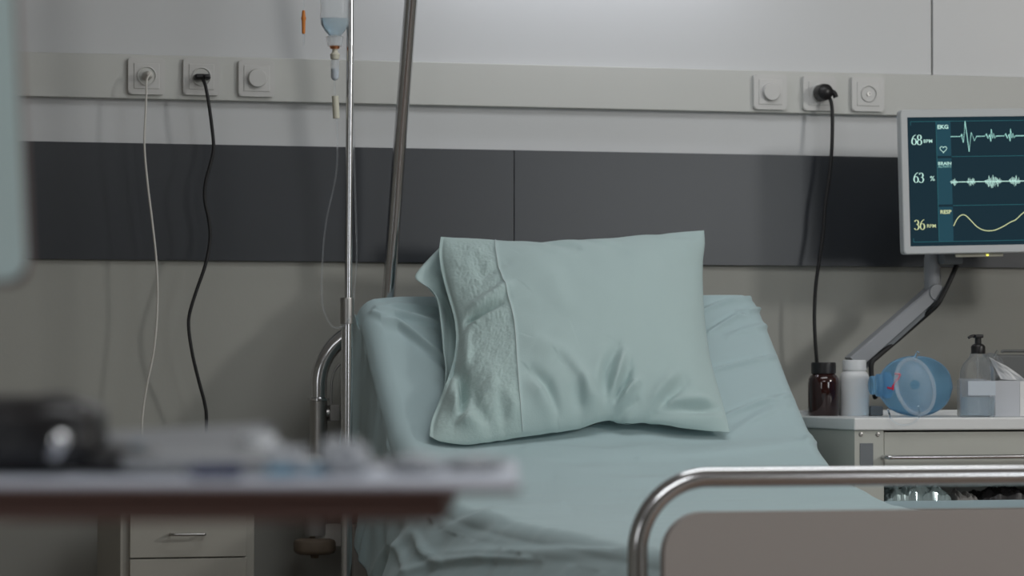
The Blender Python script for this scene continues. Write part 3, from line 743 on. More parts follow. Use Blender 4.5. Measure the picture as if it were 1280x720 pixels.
# ------------------------------------------------------------------ medical cart at right
KY1 = -0.64; KY0 = -0.26
ktop = P(1150, 522, KY1).z; kx0 = P(1068, 560, KY1).x; kx1 = kx0+0.66; tth = 0.027
cart = thing('medical_cart', 'white medical cart with chrome bar handle and open lower shelf right of the bed', 'cart', ((kx0+kx1)/2, (KY0+KY1)/2, 0))
# top slab with a raised back lip
bm = bmesh.new(); box(bm, ((kx0+kx1)/2, (KY0+KY1)/2, ktop-tth/2), (kx1-kx0+0.006, KY1*-1+KY0*1+0.012, tth), None, 0.004, 3)
finish('worktop', bm, M['carttop'], cart, True)
box2('back_lip', (kx0, KY0-0.008, ktop-0.002), (kx1, KY0, ktop+0.012), M['carttop'], cart, 0.002)
zb_ = 0.14
px1 = P(1105, 560, KY1).x
box2('side_panel', (kx0, KY1+0.012, zb_), (kx0+0.014, KY0, ktop-tth), M['cream'], cart, 0.002)
box2('side_panel', (kx1-0.014, KY1+0.012, zb_), (kx1, KY0, ktop-tth), M['cream'], cart, 0.002)
post = box2('corner_post', (kx0, KY1, zb_), (px1, KY1+0.012, ktop-tth), M['cream'], cart, 0.0015)
box2('corner_post', (kx1-(px1-kx0), KY1, zb_), (kx1, KY1+0.012, ktop-tth), M['cream'], cart, 0.0015)
box2('back_panel', (kx0, KY0-0.006, zb_), (kx1, KY0+0.004, ktop-tth), M['cream'], cart, 0)
for sxp in (1076, 1097):
    mk_lathe('screw', [(0.0048, 0), (0.0042, 0.002), (0.002, 0.0025), (0.0, 0.001)], M['steel'], cart, P(sxp, 543, KY1), (0, -1, 0), 16)
lb = P(1083, 571, KY1)
mk_box('name_plate', (lb.x, KY1-0.001, lb.z), (0.030, 0.002, 0.058), M['armdark'], cart, 0.0007)
# drawer with its chrome bar handle
zdr0 = P(1150, 592, KY1).z; zdr1 = P(1150, 540, KY1).z
fx0, fx1 = px1+0.002, kx1-(px1-kx0)-0.002
dr_ = thing('d', '', '', (0, 0, 0)); bpy.data.objects.remove(dr_)
dw = box2('drawer', (fx0, KY1+0.004, zdr0), (fx1, KY0-0.03, zdr1), M['cream'], cart, 0.0015)
hz = P(1150, 571.5, KY1-0.03).z; hxa = P(1110, 571, KY1-0.03).x; hxb = fx1-0.004
ya = KY1+0.004; yb = KY1-0.028
mk_tube('handle', [(hxa, ya, hz)]+arc_corner((hxa, ya, hz), (hxa, yb, hz), (hxb, yb, hz), 0.008, 6)+arc_corner((hxa, yb, hz), (hxb, yb, hz), (hxb, ya, hz), 0.008, 6)+[(hxb, ya, hz)], 0.0048, M['chrome'], dw, 16)
zsh1 = P(1150, 626, KY1).z; zsh0 = P(1150, 637, KY1).z
sh = box2('shelf', (fx0-0.002, KY1+0.0, zsh0), (fx1+0.002, KY0-0.006, zsh1-0.008), M['shelf'], cart, 0.002)
box2('shelf_lip', (fx0-0.002, KY1-0.002, zsh0), (fx1+0.002, KY1+0.006, zsh1), M['shelf'], cart, 0.002)
box2('lower_drawer', (fx0, KY1+0.004, 0.20), (fx1, KY0-0.03, zsh0-0.03), M['cream'], cart, 0.0015)
for sx_ in (kx0+0.03, kx1-0.03):
    for sy_ in (KY1+0.04, KY0-0.04):
        mk_lathe('caster', [(0.0, -0.012), (0.04, -0.012), (0.05, -0.008), (0.05, 0.008), (0.04, 0.012), (0.0, 0.012)], M['rubber'], cart, (sx_, sy_, 0.05), (1, 0, 0), 28)
        mk_lathe('caster_stem', [(0.0, 0.0), (0.014, 0.0), (0.014, 0.08), (0.0, 0.08)], M['steel'], cart, (sx_+0.016, sy_, 0.07), seg=16)
# crinkled packages on the shelf
def package(px0, px1, py0, y, dep, m_, label, seed, h=None):
    zb = zsh1-0.0075; a = P(px0, 620, y).x; b = P(px1, 620, y).x
    h = h if h else P(px0, py0, y).z-zb
    bm = bmesh.new(); n1, n2 = 40, 20; vv = []
    for j in range(n2+1):
        row = []
        for i in range(n1+1):
            u, v = i/n1, j/n2; e = (max(0, 1-abs(2*u-1)**4)*max(0, 1-abs(2*v-1)**4))**0.5
            c = noise.cell(Vector((u*6+seed, v*4, 0)))
            q = abs(noise.noise(Vector((u*5+seed, v*3, 0.5))))+0.35*abs(noise.noise(Vector((u*13+seed, v*8, 2.5))))
            row.append(bm.verts.new((a+(b-a)*u, y+dep*v, zb+0.001+h*e*(0.55+0.75*q))))
        vv.append(row)
    for r1, r2 in zip(vv, vv[1:]):
        for k in range(n1): bm.faces.new((r1[k], r1[k+1], r2[k+1], r2[k]))
    bot = [bm.verts.new((x, yy, zb)) for x, yy in ((a, y), (b, y), (b, y+dep), (a, y+dep))]
    bm.faces.new(bot)
    o = finish('plastic_package', bm, m_, None, False)
    tag(o, label, 'package'); return o
package(1108, 1192, 606, KY1+0.02, 0.12, M['foil'], 'crinkled clear plastic package at the left of the cart shelf', 3.1)
package(1196, 1225, 615, KY1+0.03, 0.10, M['greyplast'], 'small grey packet between the clear package and the black pouch', 8.4)
package(1228, 1312, 612, KY1+0.015, 0.14, M['black'], 'dark soft pouch at the right of the cart shelf', 5.2)

# ---- things on the cart top
ZK = ktop
def on_cart(px, py, y): q = P(px, py, y); return Vector((q.x, y, ZK))
def wpx(n, y, px=1100):
    q = P(px, 500, y); return n*((R3T @ (q-cam_pos)).z*-1)/FPX
# find the plane for a base pixel height on the top surface
def base(px, py):
    q = PZ(px, py, ZK); return q
def jar(px_c, py_b, wpx_, py_top, label, m_body, m_lid, lidw, py_lid):
    b = base(px_c, py_b); b.y = max(KY1+0.04, min(KY0-0.05, b.y)); b = on_cart(px_c, py_b, b.y); s = wpx(1, b.y)
    R = wpx_/2*s; H = (py_b-py_top)*s; lh = (py_lid-py_top)*s; rl = lidw/2*s
    t = thing('medicine_bottle', label, 'bottle', b)
    mk_lathe('body', [(0, 0), (R*0.93, 0), (R, 0.004), (R, H-lh-0.020), (R*0.97, H-lh-0.012), (R*0.86, H-lh-0.005), (rl*0.90, H-lh-0.001), (rl*0.88, H-lh+0.003), (0, H-lh+0.003)], m_body, t, b, angle=50, seg=48)
    mk_lathe('lid', [(rl*0.88, H-lh-0.0005), (rl, H-lh), (rl, H-0.003), (rl*0.95, H), (0, H)], m_lid, t, b, seg=48)
    return t, b
jar(1029.5, 515.5, 39, 449, 'dark amber medicine bottle with a black lid on the cart top', M['amber'], M['black'], 31, 463)
jar(1068, 515.5, 37, 446, 'white plastic medicine bottle beside the amber bottle', M['white'], M['white'], 30, 459)
# small grey plug box behind the white bottle
bb = on_cart(1094, 513, KY0-0.06)
t = tag(mk_box('cable_adapter', (bb.x, bb.y, ZK+0.011), (0.030, 0.024, 0.022), M['armdark'], None, 0.003), 'small grey adapter block behind the white medicine bottle', 'adapter')

# manual resuscitator: bag, neck, mask
ry = -0.46; sc_ = wpx(1, ry)
RC = P(1137, 484, ry); rr = 38*sc_; RC.z = ZK+rr+0.0005
res = thing('manual_resuscitator', 'transparent blue manual resuscitator bag lying on the cart top', 'resuscitator', (RC.x, ry, ZK))
axis = Vector((1, -0.10, -0.02)).normalized()
lx = 56*sc_
profb = []
for k in range(31):
    a_ = PI*k/30; x_ = -math.cos(a_)*lx; r_ = math.sin(a_)**0.85*rr*(1.0)
    profb.append((max(r_, 0.0), x_))
def S(q): return q*sc_
bagprof = [(0.0, S(-37)), (S(14), S(-36.5)), (S(18), S(-35)), (S(24), S(-30)), (S(30), S(-23)), (S(35), S(-12)), (S(37.5), S(0)), (S(38), S(10)), (S(36), S(25)), (S(30), S(38)), (S(22), S(47)), (S(12), S(52)), (S(7), S(54)), (0, S(54))]
sm = spline([Vector((r, z, 0)) for r, z in bagprof[2:-2]], 5)
bagprof = bagprof[:2]+[(v.x, v.y) for v in sm]+bagprof[-2:]
mk_lathe('squeeze_bag', bagprof, M['bluebag'], res, RC, axis, 56, 70)
nb = RC - axis*S(42) + Vector((0, 0, -S(1)))
neck = [(0, S(-11)), (S(9.5), S(-11)), (S(11.5), S(-10)), (S(12), S(-6)), (S(10.8), S(-5)), (S(12), S(-3)), (S(14), S(-2)), (S(14.6), S(2)), (S(13.8), S(3)), (S(15.2), S(5)), (S(16), S(10)), (S(15), S(16)), (0, S(16))]
neckdir = Vector((1, -0.1, 0.0)).normalized()
nk = mk_lathe('valve_neck', neck, M['bluebag'], res, nb+Vector((S(8)*0.2, 0, S(1))), neckdir, 40, 50)
mk_tube('tail_tube', spline([RC+axis*S(52), RC+axis*S(62)+Vector((0, 0, -0.002)), RC+axis*S(76)+Vector((0, 0.0, -0.003))], 5), 0.0022, M['clearthin'], res, 10)
# red digit-like print on the neck (a slanted 7 with a base stroke)
def ribbon(bm, pts, w_, mtx, closed=False, widths=None):
    n = len(pts)
    Ls, Rs = [], []
    for i in range(n):
        if closed: a_, b_ = pts[(i-1) % n], pts[(i+1) % n]
        else: a_, b_ = pts[max(i-1, 0)], pts[min(i+1, n-1)]
        dx, dy = b_[0]-a_[0], b_[1]-a_[1]; l = math.hypot(dx, dy)+1e-9; ww = (widths[i] if widths else w_)/2
        nx, ny = -dy/l*ww, dx/l*ww
        # miter correction for sharp turns
        if 0 < i < n-1:
            d1 = (pts[i][0]-pts[i-1][0], pts[i][1]-pts[i-1][1]); l1 = math.hypot(*d1)+1e-9
            cosv = abs((-d1[1]/l1)*(-dy/l)+(d1[0]/l1)*(dx/l)); f_ = min(2.2, 1/max(cosv, 0.45)); nx *= f_; ny *= f_
        Ls.append(bm.verts.new(mtx @ Vector((pts[i][0]+nx, pts[i][1]+ny, 0)))); Rs.append(bm.verts.new(mtx @ Vector((pts[i][0]-nx, pts[i][1]-ny, 0))))
    for i in range(n-1 if not closed else n):
        j = (i+1) % n; bm.faces.new((Ls[i], Ls[j], Rs[j], Rs[i]))
RC2 = RC
def bag_surface(px, py):           # point on the visible front of the bag's lathe
    d = ray(px, py); t0 = (ry-0.12-cam_pos.y)/d.y
    for k in range(500):
        q = cam_pos + d*(t0+k*0.0006); rel = q-RC2; z_ = rel.dot(axis); r_ = (rel-axis*z_).length
        rb = 0
        for (r1, z1), (r2, z2) in zip(bagprof[1:], bagprof[2:]):
            if z1 <= z_ <= z2 and z2 > z1: rb = max(rb, r1+(r2-r1)*(z_-z1)/(z2-z1))
        zn = (rel-(nb-RC2)).dot(neckdir); rn = ((rel-(nb-RC2))-neckdir*zn).length
        for (r1, z1), (r2, z2) in zip(neck[1:], neck[2:]):
            if z1 <= zn <= z2 and z2 > z1 and rn <= r1+(r2-r1)*(zn-z1)/(z2-z1): return q-d*0.001
        if r_ <= rb: return q - d*0.001
    return P(px, py, ry-0.06)
bm = bmesh.new()
for stroke in ([(1119, 467.5), (1122, 467.5), (1125.5, 468)], [(1125.5, 468), (1123, 473), (1119, 478), (1115.5, 484)], [(1109.5, 484.5), (1113, 485.5), (1117, 486)], [(1116, 482), (1116.5, 487.5)]):
    tube(bm, [bag_surface(x, y) for x, y in stroke], 0.0021, 8)
o = finish('red_print', bm, M['red'], res, True)
# face mask in front
mask = thing('face_mask', 'clear oval breathing mask leaning against the blue resuscitator bag', 'breathing mask', P(1141, 520, KY1+0.05))
my = RC.y-rr-0.012
mc = P(1144, 490, my-0.01); mc.z = max(mc.z, ZK+S(37))
nm = Vector((-0.42, -1.0, 0.12)).normalized(); e1 = nm.cross(Vector((0, 0, 1))).normalized(); e2 = e1.cross(nm).normalized()
tilt = math.radians(-15); ea = e1*math.cos(tilt)+e2*math.sin(tilt); eb = -e1*math.sin(tilt)+e2*math.cos(tilt)
if ea.x < 0: ea = -ea
def ring(ra, rb, off, n=56): return [mc+ea*(ra*math.cos(2*PI*k/n))+eb*(rb*math.sin(2*PI*k/n))*(1 if math.sin(2*PI*k/n) < 0 else 1.0)+nm*off for k in range(n)]
bm = bmesh.new(); rs = []
for ra, rb, off in ((S(20), S(33), 0.0), (S(25), S(37), 0.004), (S(25), S(37.5), 0.010), (S(21), S(33), 0.013), (S(19), S(30), 0.011), (S(17), S(27), 0.016), (S(13), S(21), 0.026), (S(8.5), S(12), 0.033), (S(8), S(8), 0.036), (S(7.5), S(7.5), 0.046), (S(6), S(6), 0.046), (S(6), S(6), 0.036)):
    rs.append([bm.verts.new(p) for p in ring(ra, rb, off)])
for a, b in zip(rs, rs[1:]):
    for k in range(56): bm.faces.new((a[k], a[(k+1) % 56], b[(k+1) % 56], b[k]))
o = finish('mask_shell', bm, M['milky2'], mask, True, 60)
mk_tube('inflation_port', [mc+ea*S(8)+eb*S(33)+nm*0.006, mc+ea*S(15)+eb*S(41)+nm*0.004], 0.0038, M['clear'], mask, 14)
rng = ring(S(22), S(34.5), 0.012); mk_tube('cushion_rim', rng+[rng[0]], 0.0022, M['clearthin'], mask, 10)
# thin tube loop drooping over the cart edge
lp_ = [P(x, y, yy) for x, y, yy in ((1112, 518, KY1-0.006), (1116, 526, KY1-0.012), (1126, 531, KY1-0.014), (1138, 530, KY1-0.014), (1147, 524, KY1-0.012), (1149, 516, KY1-0.006))]
mk_tube('tube_loop', spline([P(1110, 512, KY1+0.04)]+lp_+[P(1148, 508, KY1+0.03)], 8), 0.0020, M['clear'], mask, 10)

# sanitiser pump bottle
pb = on_cart(1222, 519, KY1+0.05); s = wpx(1, pb.y, 1222)
pump = thing('sanitiser_bottle', 'clear pump bottle of hand sanitiser with a black pump head', 'pump bottle', pb)
H = lambda y: (519-y)*s
def rect_loft(levels, m_, name, parent, c, n=10):
    bm = bmesh.new(); rs = []
    for w_, d_, z_, r_ in levels:
        rs.append([bm.verts.new((c.x+x, c.y+y, c.z+z_)) for x, y in rrect(w_, d_, min(r_, w_/2-1e-4, d_/2-1e-4), n)])
    for a, b in zip(rs, rs[1:]):
        m2 = len(a)
        for k in range(m2): bm.faces.new((a[k], a[(k+1) % m2], b[(k+1) % m2], b[k]))
    bm.faces.new(list(reversed(rs[0]))); bm.faces.new(rs[-1])
    return finish(name, bm, m_, parent, True, 60)
W_ = 41*s
rect_loft([(W_*0.94, W_*0.60, 0, 0.01), (W_, W_*0.66, 0.004, 0.011), (W_, W_*0.66, H(466), 0.012), (W_*0.96, W_*0.62, H(458), 0.014), (W_*0.85, W_*0.55, H(452), 0.015), (W_*0.60, W_*0.45, H(446), 0.016), (W_*0.42, W_*0.40, H(442), 0.008), (W_*0.40, W_*0.38, H(439), 0.008)], M['clearthin'], 'bottle', pump, pb)
rect_loft([(W_*0.90, W_*0.56, 0.004, 0.01), (W_*0.93, W_*0.59, 0.007, 0.01), (W_*0.93, W_*0.59, H(494), 0.011)], M['gel'], 'gel', pump, pb)
mk_box('front_label', (pb.x, pb.y-W_*0.33-0.0004, pb.z+H(483)), (W_*0.90, 0.0006, H(474)-H(492)), M['label'], pump, 0)
mk_lathe('dip_tube', [(0, 0.006), (0.0022, 0.006), (0.0022, H(440)), (0, H(440))], M['clearthin'], pump, pb, seg=12)
px_ = on_cart(1223, 519, pb.y)
mk_lathe('pump_collar', [(0, H(440)), (S(8.7), H(440)), (S(8.9), H(438)), (S(8.9), H(431)), (S(7), H(428.5)), (S(4), H(427)), (S(4), H(419)), (0, H(419))], M['black'], pump, px_, seg=32)
bm = bmesh.new(); box(bm, px_+Vector((0, 0, H(418.0))), (S(11), S(10), S(4.5)), None, 0.002, 3)
tube(bm, [px_+Vector((-S(3), 0, H(418))), px_+Vector((-S(9), -0.002, H(417.8))), px_+Vector((-S(13.5), -0.003, H(420)))], S(1.7), 10)
finish('nozzle', bm, M['black'], pump, True)

# pale blue jar-like canister behind the pump bottle, partly hidden
cb = on_cart(1214, 519, KY1+0.14); s2_ = wpx(1, cb.y, 1214)
t = tag(rect_loft([(30*s2_, 20*s2_, 0, 0.008), (32*s2_, 22*s2_, 0.003, 0.009), (32*s2_, 22*s2_, 45*s2_, 0.009), (28*s2_, 18*s2_, 47*s2_, 0.007)], M['clearthin'], 'plastic_tub', None, cb), 'clear bluish tub half hidden behind the sanitiser bottle', 'tub')

# tissue box with a pulled tissue
ty = KY1+0.13
ta = P(1243, 519, ty-0.06); tb = P(1276, 519, ty-0.06); th_ = P(1250, 476, ty-0.06).z-ZK
tbx = thing('tissue_box', 'white tissue box with a tissue pulled up at the far right', 'tissue box', (tb.x, ty, ZK))
box2('box', (ta.x-0.012, ty-0.06, ZK), (tb.x+0.075, ty+0.06, ZK+th_), M['card'], tbx, 0.0015)
box2('end_panel', (tb.x-0.002, ty-0.0612, ZK+0.001), (tb.x+0.074, ty-0.0602, ZK+th_-0.001), M['tissue'], tbx, 0)
bm = bmesh.new(); n1, n2 = 26, 22; vv = []
oa = [P(1236, 446, ty-0.01), P(1247, 452, ty-0.02), P(1265, 462, ty-0.02), P(1290, 482, ty-0.02)]
ob = [P(1252, 474, ty-0.01), P(1262, 475, ty-0.01), P(1272, 476, ty-0.01), P(1288, 486, ty-0.01)]
sa, sb = spline(oa, 9), spline(ob, 9)
for j in range(n2+1):
    v = j/n2; row = []
    for i in range(len(sa)):
        q = sa[i].lerp(sb[i], v); w0 = math.sin(i*0.22+v*2)*0.004*(0.3+v)+0.002*noise.noise(Vector((i*0.3, v*4, 0)))
        row.append(bm.verts.new(q+Vector((0.0, w0, 0))))
    vv.append(row)
for a, b in zip(vv, vv[1:]):
    for k in range(len(a)-1): bm.faces.new((a[k], a[k+1], b[k+1], b[k]))
o = finish('tissue', bm, M['tissue'], tbx, True, 180); sol = o.modifiers.new('thickness', 'SOLIDIFY'); sol.thickness = 0.0012
# clear round mask on the tissue box's left, grey device behind
q = P(1250, 462, KY0-0.11)
gd = thing('grey_device', 'dark grey box-shaped device with a carry handle behind the tissue box', 'device', (P(1290, 500, KY0-0.05).x, KY0-0.05, ZK))
x0_, x1_ = P(1247, 460, KY0-0.10).x, P(1247, 460, KY0-0.10).x+0.22
zt_ = P(1260, 443, KY0-0.10).z
box2('housing', (x0_, KY0-0.10, ZK), (x1_, KY0-0.012, zt_), M['darkgrey'], gd, 0.006, 3)
hza = P(1260, 441, KY0-0.06).z
mk_tube('carry_handle', arc_corner((x0_+0.028, KY0-0.06, zt_-0.002), (x0_+0.028, KY0-0.06, hza+0.004), (x1_-0.02, KY0-0.06, hza+0.004), 0.004, 5)+[(x1_-0.02, KY0-0.06, hza+0.004), (x1_-0.02, KY0-0.06, zt_-0.002)], 0.0034, M['darkgrey'], gd, 10)
cm = thing('clear_mask', 'small clear rounded mask standing between the pump bottle and the tissue box', 'breathing mask', P(1240, 500, KY1+0.16))
cc = P(1237, 462, ty-0.02+0.07)
mk_lathe('mask_shell', [(0.0, 0.028), (0.008, 0.027), (0.018, 0.020), (0.026, 0.008), (0.029, 0.0), (0.031, -0.004), (0.029, -0.006), (0.027, 0.0), (0.024, 0.008), (0.016, 0.018), (0, 0.025)], M['clearthin'], cm, Vector((cc.x, cc.y, ZK+th_+0.001+0.031)), Vector((-0.5, -0.8, 0.2)), 36, 60)
mk_tube('port', [Vector((cc.x+0.004, cc.y-0.01, ZK+th_+0.05)), Vector((cc.x+0.014, cc.y-0.012, ZK+th_+0.066))], 0.003, M['clear'], cm, 10)

# ------------------------------------------------------------------ monitor arm (clamped on the cart's rear) and monitor
ay = KY0+0.045
arm = thing('monitor_bracket', 'grey jointed arm carrying the screen, rising behind the cart', 'monitor arm', (P(1063, 510, ay).x, ay, ZK))
a0 = P(1070, 452, ay); a1 = P(1167, 366, ay)
dirn = (a1-a0).normalized(); perp = Vector((-dirn.z, 0, dirn.x))
if perp.z < 0: perp = -perp
ln = (a1-a0).length
rotm = Matrix((dirn, Vector((0, 1, 0)), perp)).transposed()
mid = (a0+a1)/2
# tapered arm: upper light shell, lower dark channel
def arm_piece(name, z0_, z1_, wd, m_, parent):
    bm = bmesh.new(); x_0, x_1 = -ln/2-0.01, ln/2+0.008
    lv = []
    for x in [x_0+(x_1-x_0)*k/12 for k in range(13)]:
        k = (x-x_0)/(x_1-x_0); e = 1.0
        zz0, zz1 = z0_*(1.05-0.1*k), z1_*(1.05-0.10*k)
        lv.append([bm.verts.new(mid+rotm @ Vector((x, yy, zz))) for yy, zz in ((-wd, zz0), (wd, zz0), (wd, zz1-0.003), (wd-0.003, zz1), (-wd+0.003, zz1), (-wd, zz1-0.003))])
    for a, b in zip(lv, lv[1:]):
        for k in range(6): bm.faces.new((a[k], a[(k+1) % 6], b[(k+1) % 6], b[k]))
    bm.faces.new(lv[0]); bm.faces.new(list(reversed(lv[-1])))
    bmesh.ops.bevel(bm, geom=[e for e in bm.edges if e.calc_length() < 0.06 and len(e.link_faces) == 2 and e.calc_face_angle(0) > 1.2], offset=0.002, segments=2, affect='EDGES')
    return finish(name, bm, m_, parent, True, 30)
lower = arm_piece('arm_shell', -0.012, 0.0195, 0.021, M['arm'], arm)
arm_piece('arm_channel', -0.024, -0.0121, 0.013, M['armdark'], arm)
mk_lathe('elbow', [(0, -0.024), (0.018, -0.024), (0.0195, -0.021), (0.0195, 0.021), (0.018, 0.024), (0, 0.024)], M['arm'], arm, a1, (0, 1, 0), 32)
j0 = P(1165, 366, ay); j1 = P(1165, 322, ay)
mk_lathe('riser', [(0, 0), (0.016, 0.0), (0.018, 0.004), (0.018, j1.z-j0.z-0.01), (0.0155, j1.z-j0.z+0.002), (0.012, j1.z-j0.z+0.012), (0.012, j1.z-j0.z+0.10), (0, j1.z-j0.z+0.10)], M['arm'], arm, j0+Vector((0, 0, 0.006)), seg=32)
mk_lathe('base_post', [(0, 0.0), (0.035, 0.0), (0.035, 0.006), (0.02, 0.010), (0.0175, 0.012), (0.0175, a0.z-ZK+0.002), (0, a0.z-ZK+0.008)], M['arm'], arm, (a0.x-0.002, ay, ZK), seg=32)
# head joint between riser and screen back
hj = P(1182, 326, ay-0.03)
mk_box('tilt_head', (j0.x+0.035, ay-0.02, j1.z-0.002), (0.05, 0.05, 0.028), M['armdark'], arm, 0.006)
mk_tube('head_arm', [(j0.x, ay, j1.z+0.065), (j0.x+0.19, ay-0.02, j1.z+0.10)], 0.014, M['arm'], arm, 16)
mk_tube('cable_guide', spline([P(1173, 330, ay+0.02), P(1175, 350, ay+0.02), P(1173, 370, ay+0.02)], 6), 0.0035, M['arm'], arm, 8)
mcab = thing('monitor_cable', 'black cable running from the monitor down along its arm', 'cable', P(1165, 388, ay-0.03))
mk_tube('cord', spline([P(1205, 290, ay+0.01), P(1199, 322, ay-0.005), P(1190, 345, ay-0.025), P(1180, 366, ay-0.03), P(1172, 380, ay-0.03), P(1163, 389, ay-0.018), P(1148, 402, ay-0.0), P(1125, 422, ay-0.0), P(1098, 445, ay-0.022), P(1090, 453, ay-0.026), P(1089, 466, ay-0.026), P(1091, 480, ay-0.026), P(1094, 497, ay-0.0)], 8), 0.0058, M['rubber'], mcab, 12, )

# monitor: local frame, x along width, y up, z out of the screen
MY = ay-0.13
mtl = P(1127.5, 137, MY); mbl = P(1130, 318, MY)
MH = (mtl-mbl).length; MW = MH*1.62
yaw = math.radians(-6)         # right side nearer the camera
roll = math.radians(1.35)
exx = Vector((math.cos(yaw), math.sin(yaw), 0)); ezz = Vector((math.sin(yaw), -math.cos(yaw), 0)); eyy = Vector((0, 0, 1))
exx = (exx*math.cos(roll)+eyy*math.sin(roll)).normalized(); 
eyy = ezz.cross(exx).normalized()
org = mbl.copy()
MM = Matrix((( exx.x, eyy.x, ezz.x, org.x), (exx.y, eyy.y, ezz.y, org.y), (exx.z, eyy.z, ezz.z, org.z), (0, 0, 0, 1)))
mon = thing('patient_monitor', 'white framed screen on an arm showing heart, brain and breathing traces', 'monitor', (org.x, org.y, org.z))
def ml(x, y, z=0.0): return MM @ Vector((x, y, z))
bw = 0.0185; bwl = 0.0165
sw, shh = MW-2*bwl, MH-2*bw
bm = bmesh.new()       # bezel as a frame ring with depth
def loop(x0, y0, x1, y1, z, r, n=5):
    return [bm.verts.new(ml(x+(x0+x1)/2, y+(y0+y1)/2, z)) for x, y in rrect(x1-x0, y1-y0, r, n)]
l1 = loop(0.004, 0.004, MW-0.004, MH-0.004, -0.035, 0.008); l2 = loop(0, 0, MW, MH, -0.030, 0.008); l3 = loop(0, 0, MW, MH, -0.002, 0.008); l4 = loop(0.002, 0.002, MW-0.002, MH-0.002, 0, 0.007)
l5 = loop(bwl-0.001, bw-0.001, MW-bwl+0.001, MH-bw+0.001, 0, 0.0012); l6 = loop(bwl-0.001, bw-0.001, MW-bwl+0.001, MH-bw+0.001, -0.006, 0.0012)
for a, b in ((l1, l2), (l2, l3), (l3, l4), (l4, l5), (l5, l6)):
    n = len(a)
    for k in range(n): bm.faces.new((a[k], a[(k+1) % n], b[(k+1) % n], b[k]))
bm.faces.new(list(reversed(l1)))
finish('bezel', bm, M['bezel'], mon, True, 35)
def srect(name, x0, y0, x1, y1, z, m_, parent):
    bm = bmesh.new(); v = [bm.verts.new(ml(x, y, z)) for x, y in ((x0, y0), (x1, y0), (x1, y1), (x0, y1))]; bm.faces.new(v); return finish(name, bm, m_, parent)
scr = srect('screen', bwl-0.001, bw-0.001, MW-bwl+0.001, MH-bw+0.001, -0.0022, M['screen'], mon)
# screen picture is laid out in its own pixel units: (0,0) top-left; 1 unit = 1 photo pixel
UU = shh/166.0
def su(x, y, z=-0.0014): return (bwl+x*UU, MH-bw-y*UU)
SM = MM @ Matrix.Translation((0, 0, -0.0014)); SM2 = MM @ Matrix.Translation((0, 0, -0.0018))
def sbox(x0, y0, x1, y1, m_, name):
    a = su(x0, y0); b = su(x1, y1); o = srect(name, a[0], b[1], b[0], a[1], -0.0018, m_, scr); return o
sbox(38, 5, 57.5, 50, M['scr_box'], 'column_panel'); sbox(38, 53, 57.5, 113, M['scr_box'], 'column_panel'); sbox(38, 116, 57.5, 161, M['scr_box'], 'column_panel')
bm = bmesh.new()
for seg_ in ([(4, 5), (270, 5)], [(4, 161), (270, 161)], [(38, 5), (38, 161)], [(58, 51), (270, 51)], [(58, 114.5), (270, 114.5)], [(4, 5), (4, 10)], [(4, 161), (4, 156)]):
    ribbon(bm, [su(*p) for p in seg_], 0.7*UU, SM)
finish('grid_lines', bm, M['scr_line'], scr)
def trace(name, pts, wd, m_, widths=None):
    bm = bmesh.new(); ribbon(bm, [su(*p) for p in pts], wd*UU, SM, widths=widths); return finish(name, bm, m_, scr)
# heart trace
def ekg(x0, big):
    if big: return [(x0, 0), (x0+2, -3), (x0+4, 8), (x0+7, -20), (x0+11.5, 20), (x0+15, -5), (x0+19, 6), (x0+22, 0)]
    return [(x0, 0), (x0+2, -3), (x0+4.5, 3), (x0+6.5, -2), (x0+8, 7), (x0+9, -9), (x0+10.5, 3), (x0+12, -3), (x0+13.5, 3), (x0+15.5, 0)]
pts = [(57, 25)]
for (xx, bg) in ((70, True), (103, False), (129, False), (160, True), (193, False), (219, False)):
    pts += [(x_, 25+y_) for x_, y_ in ekg(xx, bg)]
pts += [(268, 25)]
trace('heart_trace', pts, 0.95, M['scr_cyan'])
# brain activity: line with bursts
trace('brain_trace', [(57, 84), (268, 84)], 1.1, M['scr_pale'])
pts = []
rnd = random.Random(4)
for c0, hw, am in ((60, 5, 5), (83, 6, 6), (113, 12, 9), (142, 8, 8), (170, 12, 8), (205, 9, 8), (240, 12, 8)):
    bm_pts = []; x_ = c0-hw; sgn = 1
    while x_ < c0+hw:
        bm_pts.append((x_, 84+sgn*am*(0.35+0.65*rnd.random())*(1-abs((x_-c0)/hw)**3))); x_ += 0.9; sgn = -sgn
    pts.append(bm_pts)
for q in pts:
    bm = bmesh.new(); ribbon(bm, [su(*p) for p in q], 0.75*UU, SM); finish('brain_burst', bm, M['scr_pale'], scr)
pr = [(58, 141), (63, 132), (69, 127), (75, 128), (82, 135), (90, 143), (100, 147.5), (112, 147.5), (124, 143), (134, 137.5), (142, 134), (150, 127), (158, 123), (166, 126), (176, 138), (186, 146), (198, 147), (212, 141), (226, 132), (240, 124), (252, 130), (268, 142)]
trace('breathing_trace', [(v.x, v.y) for v in spline([Vector((x, y, 0)) for x, y in pr], 6)], 1.1, M['scr_yel'])
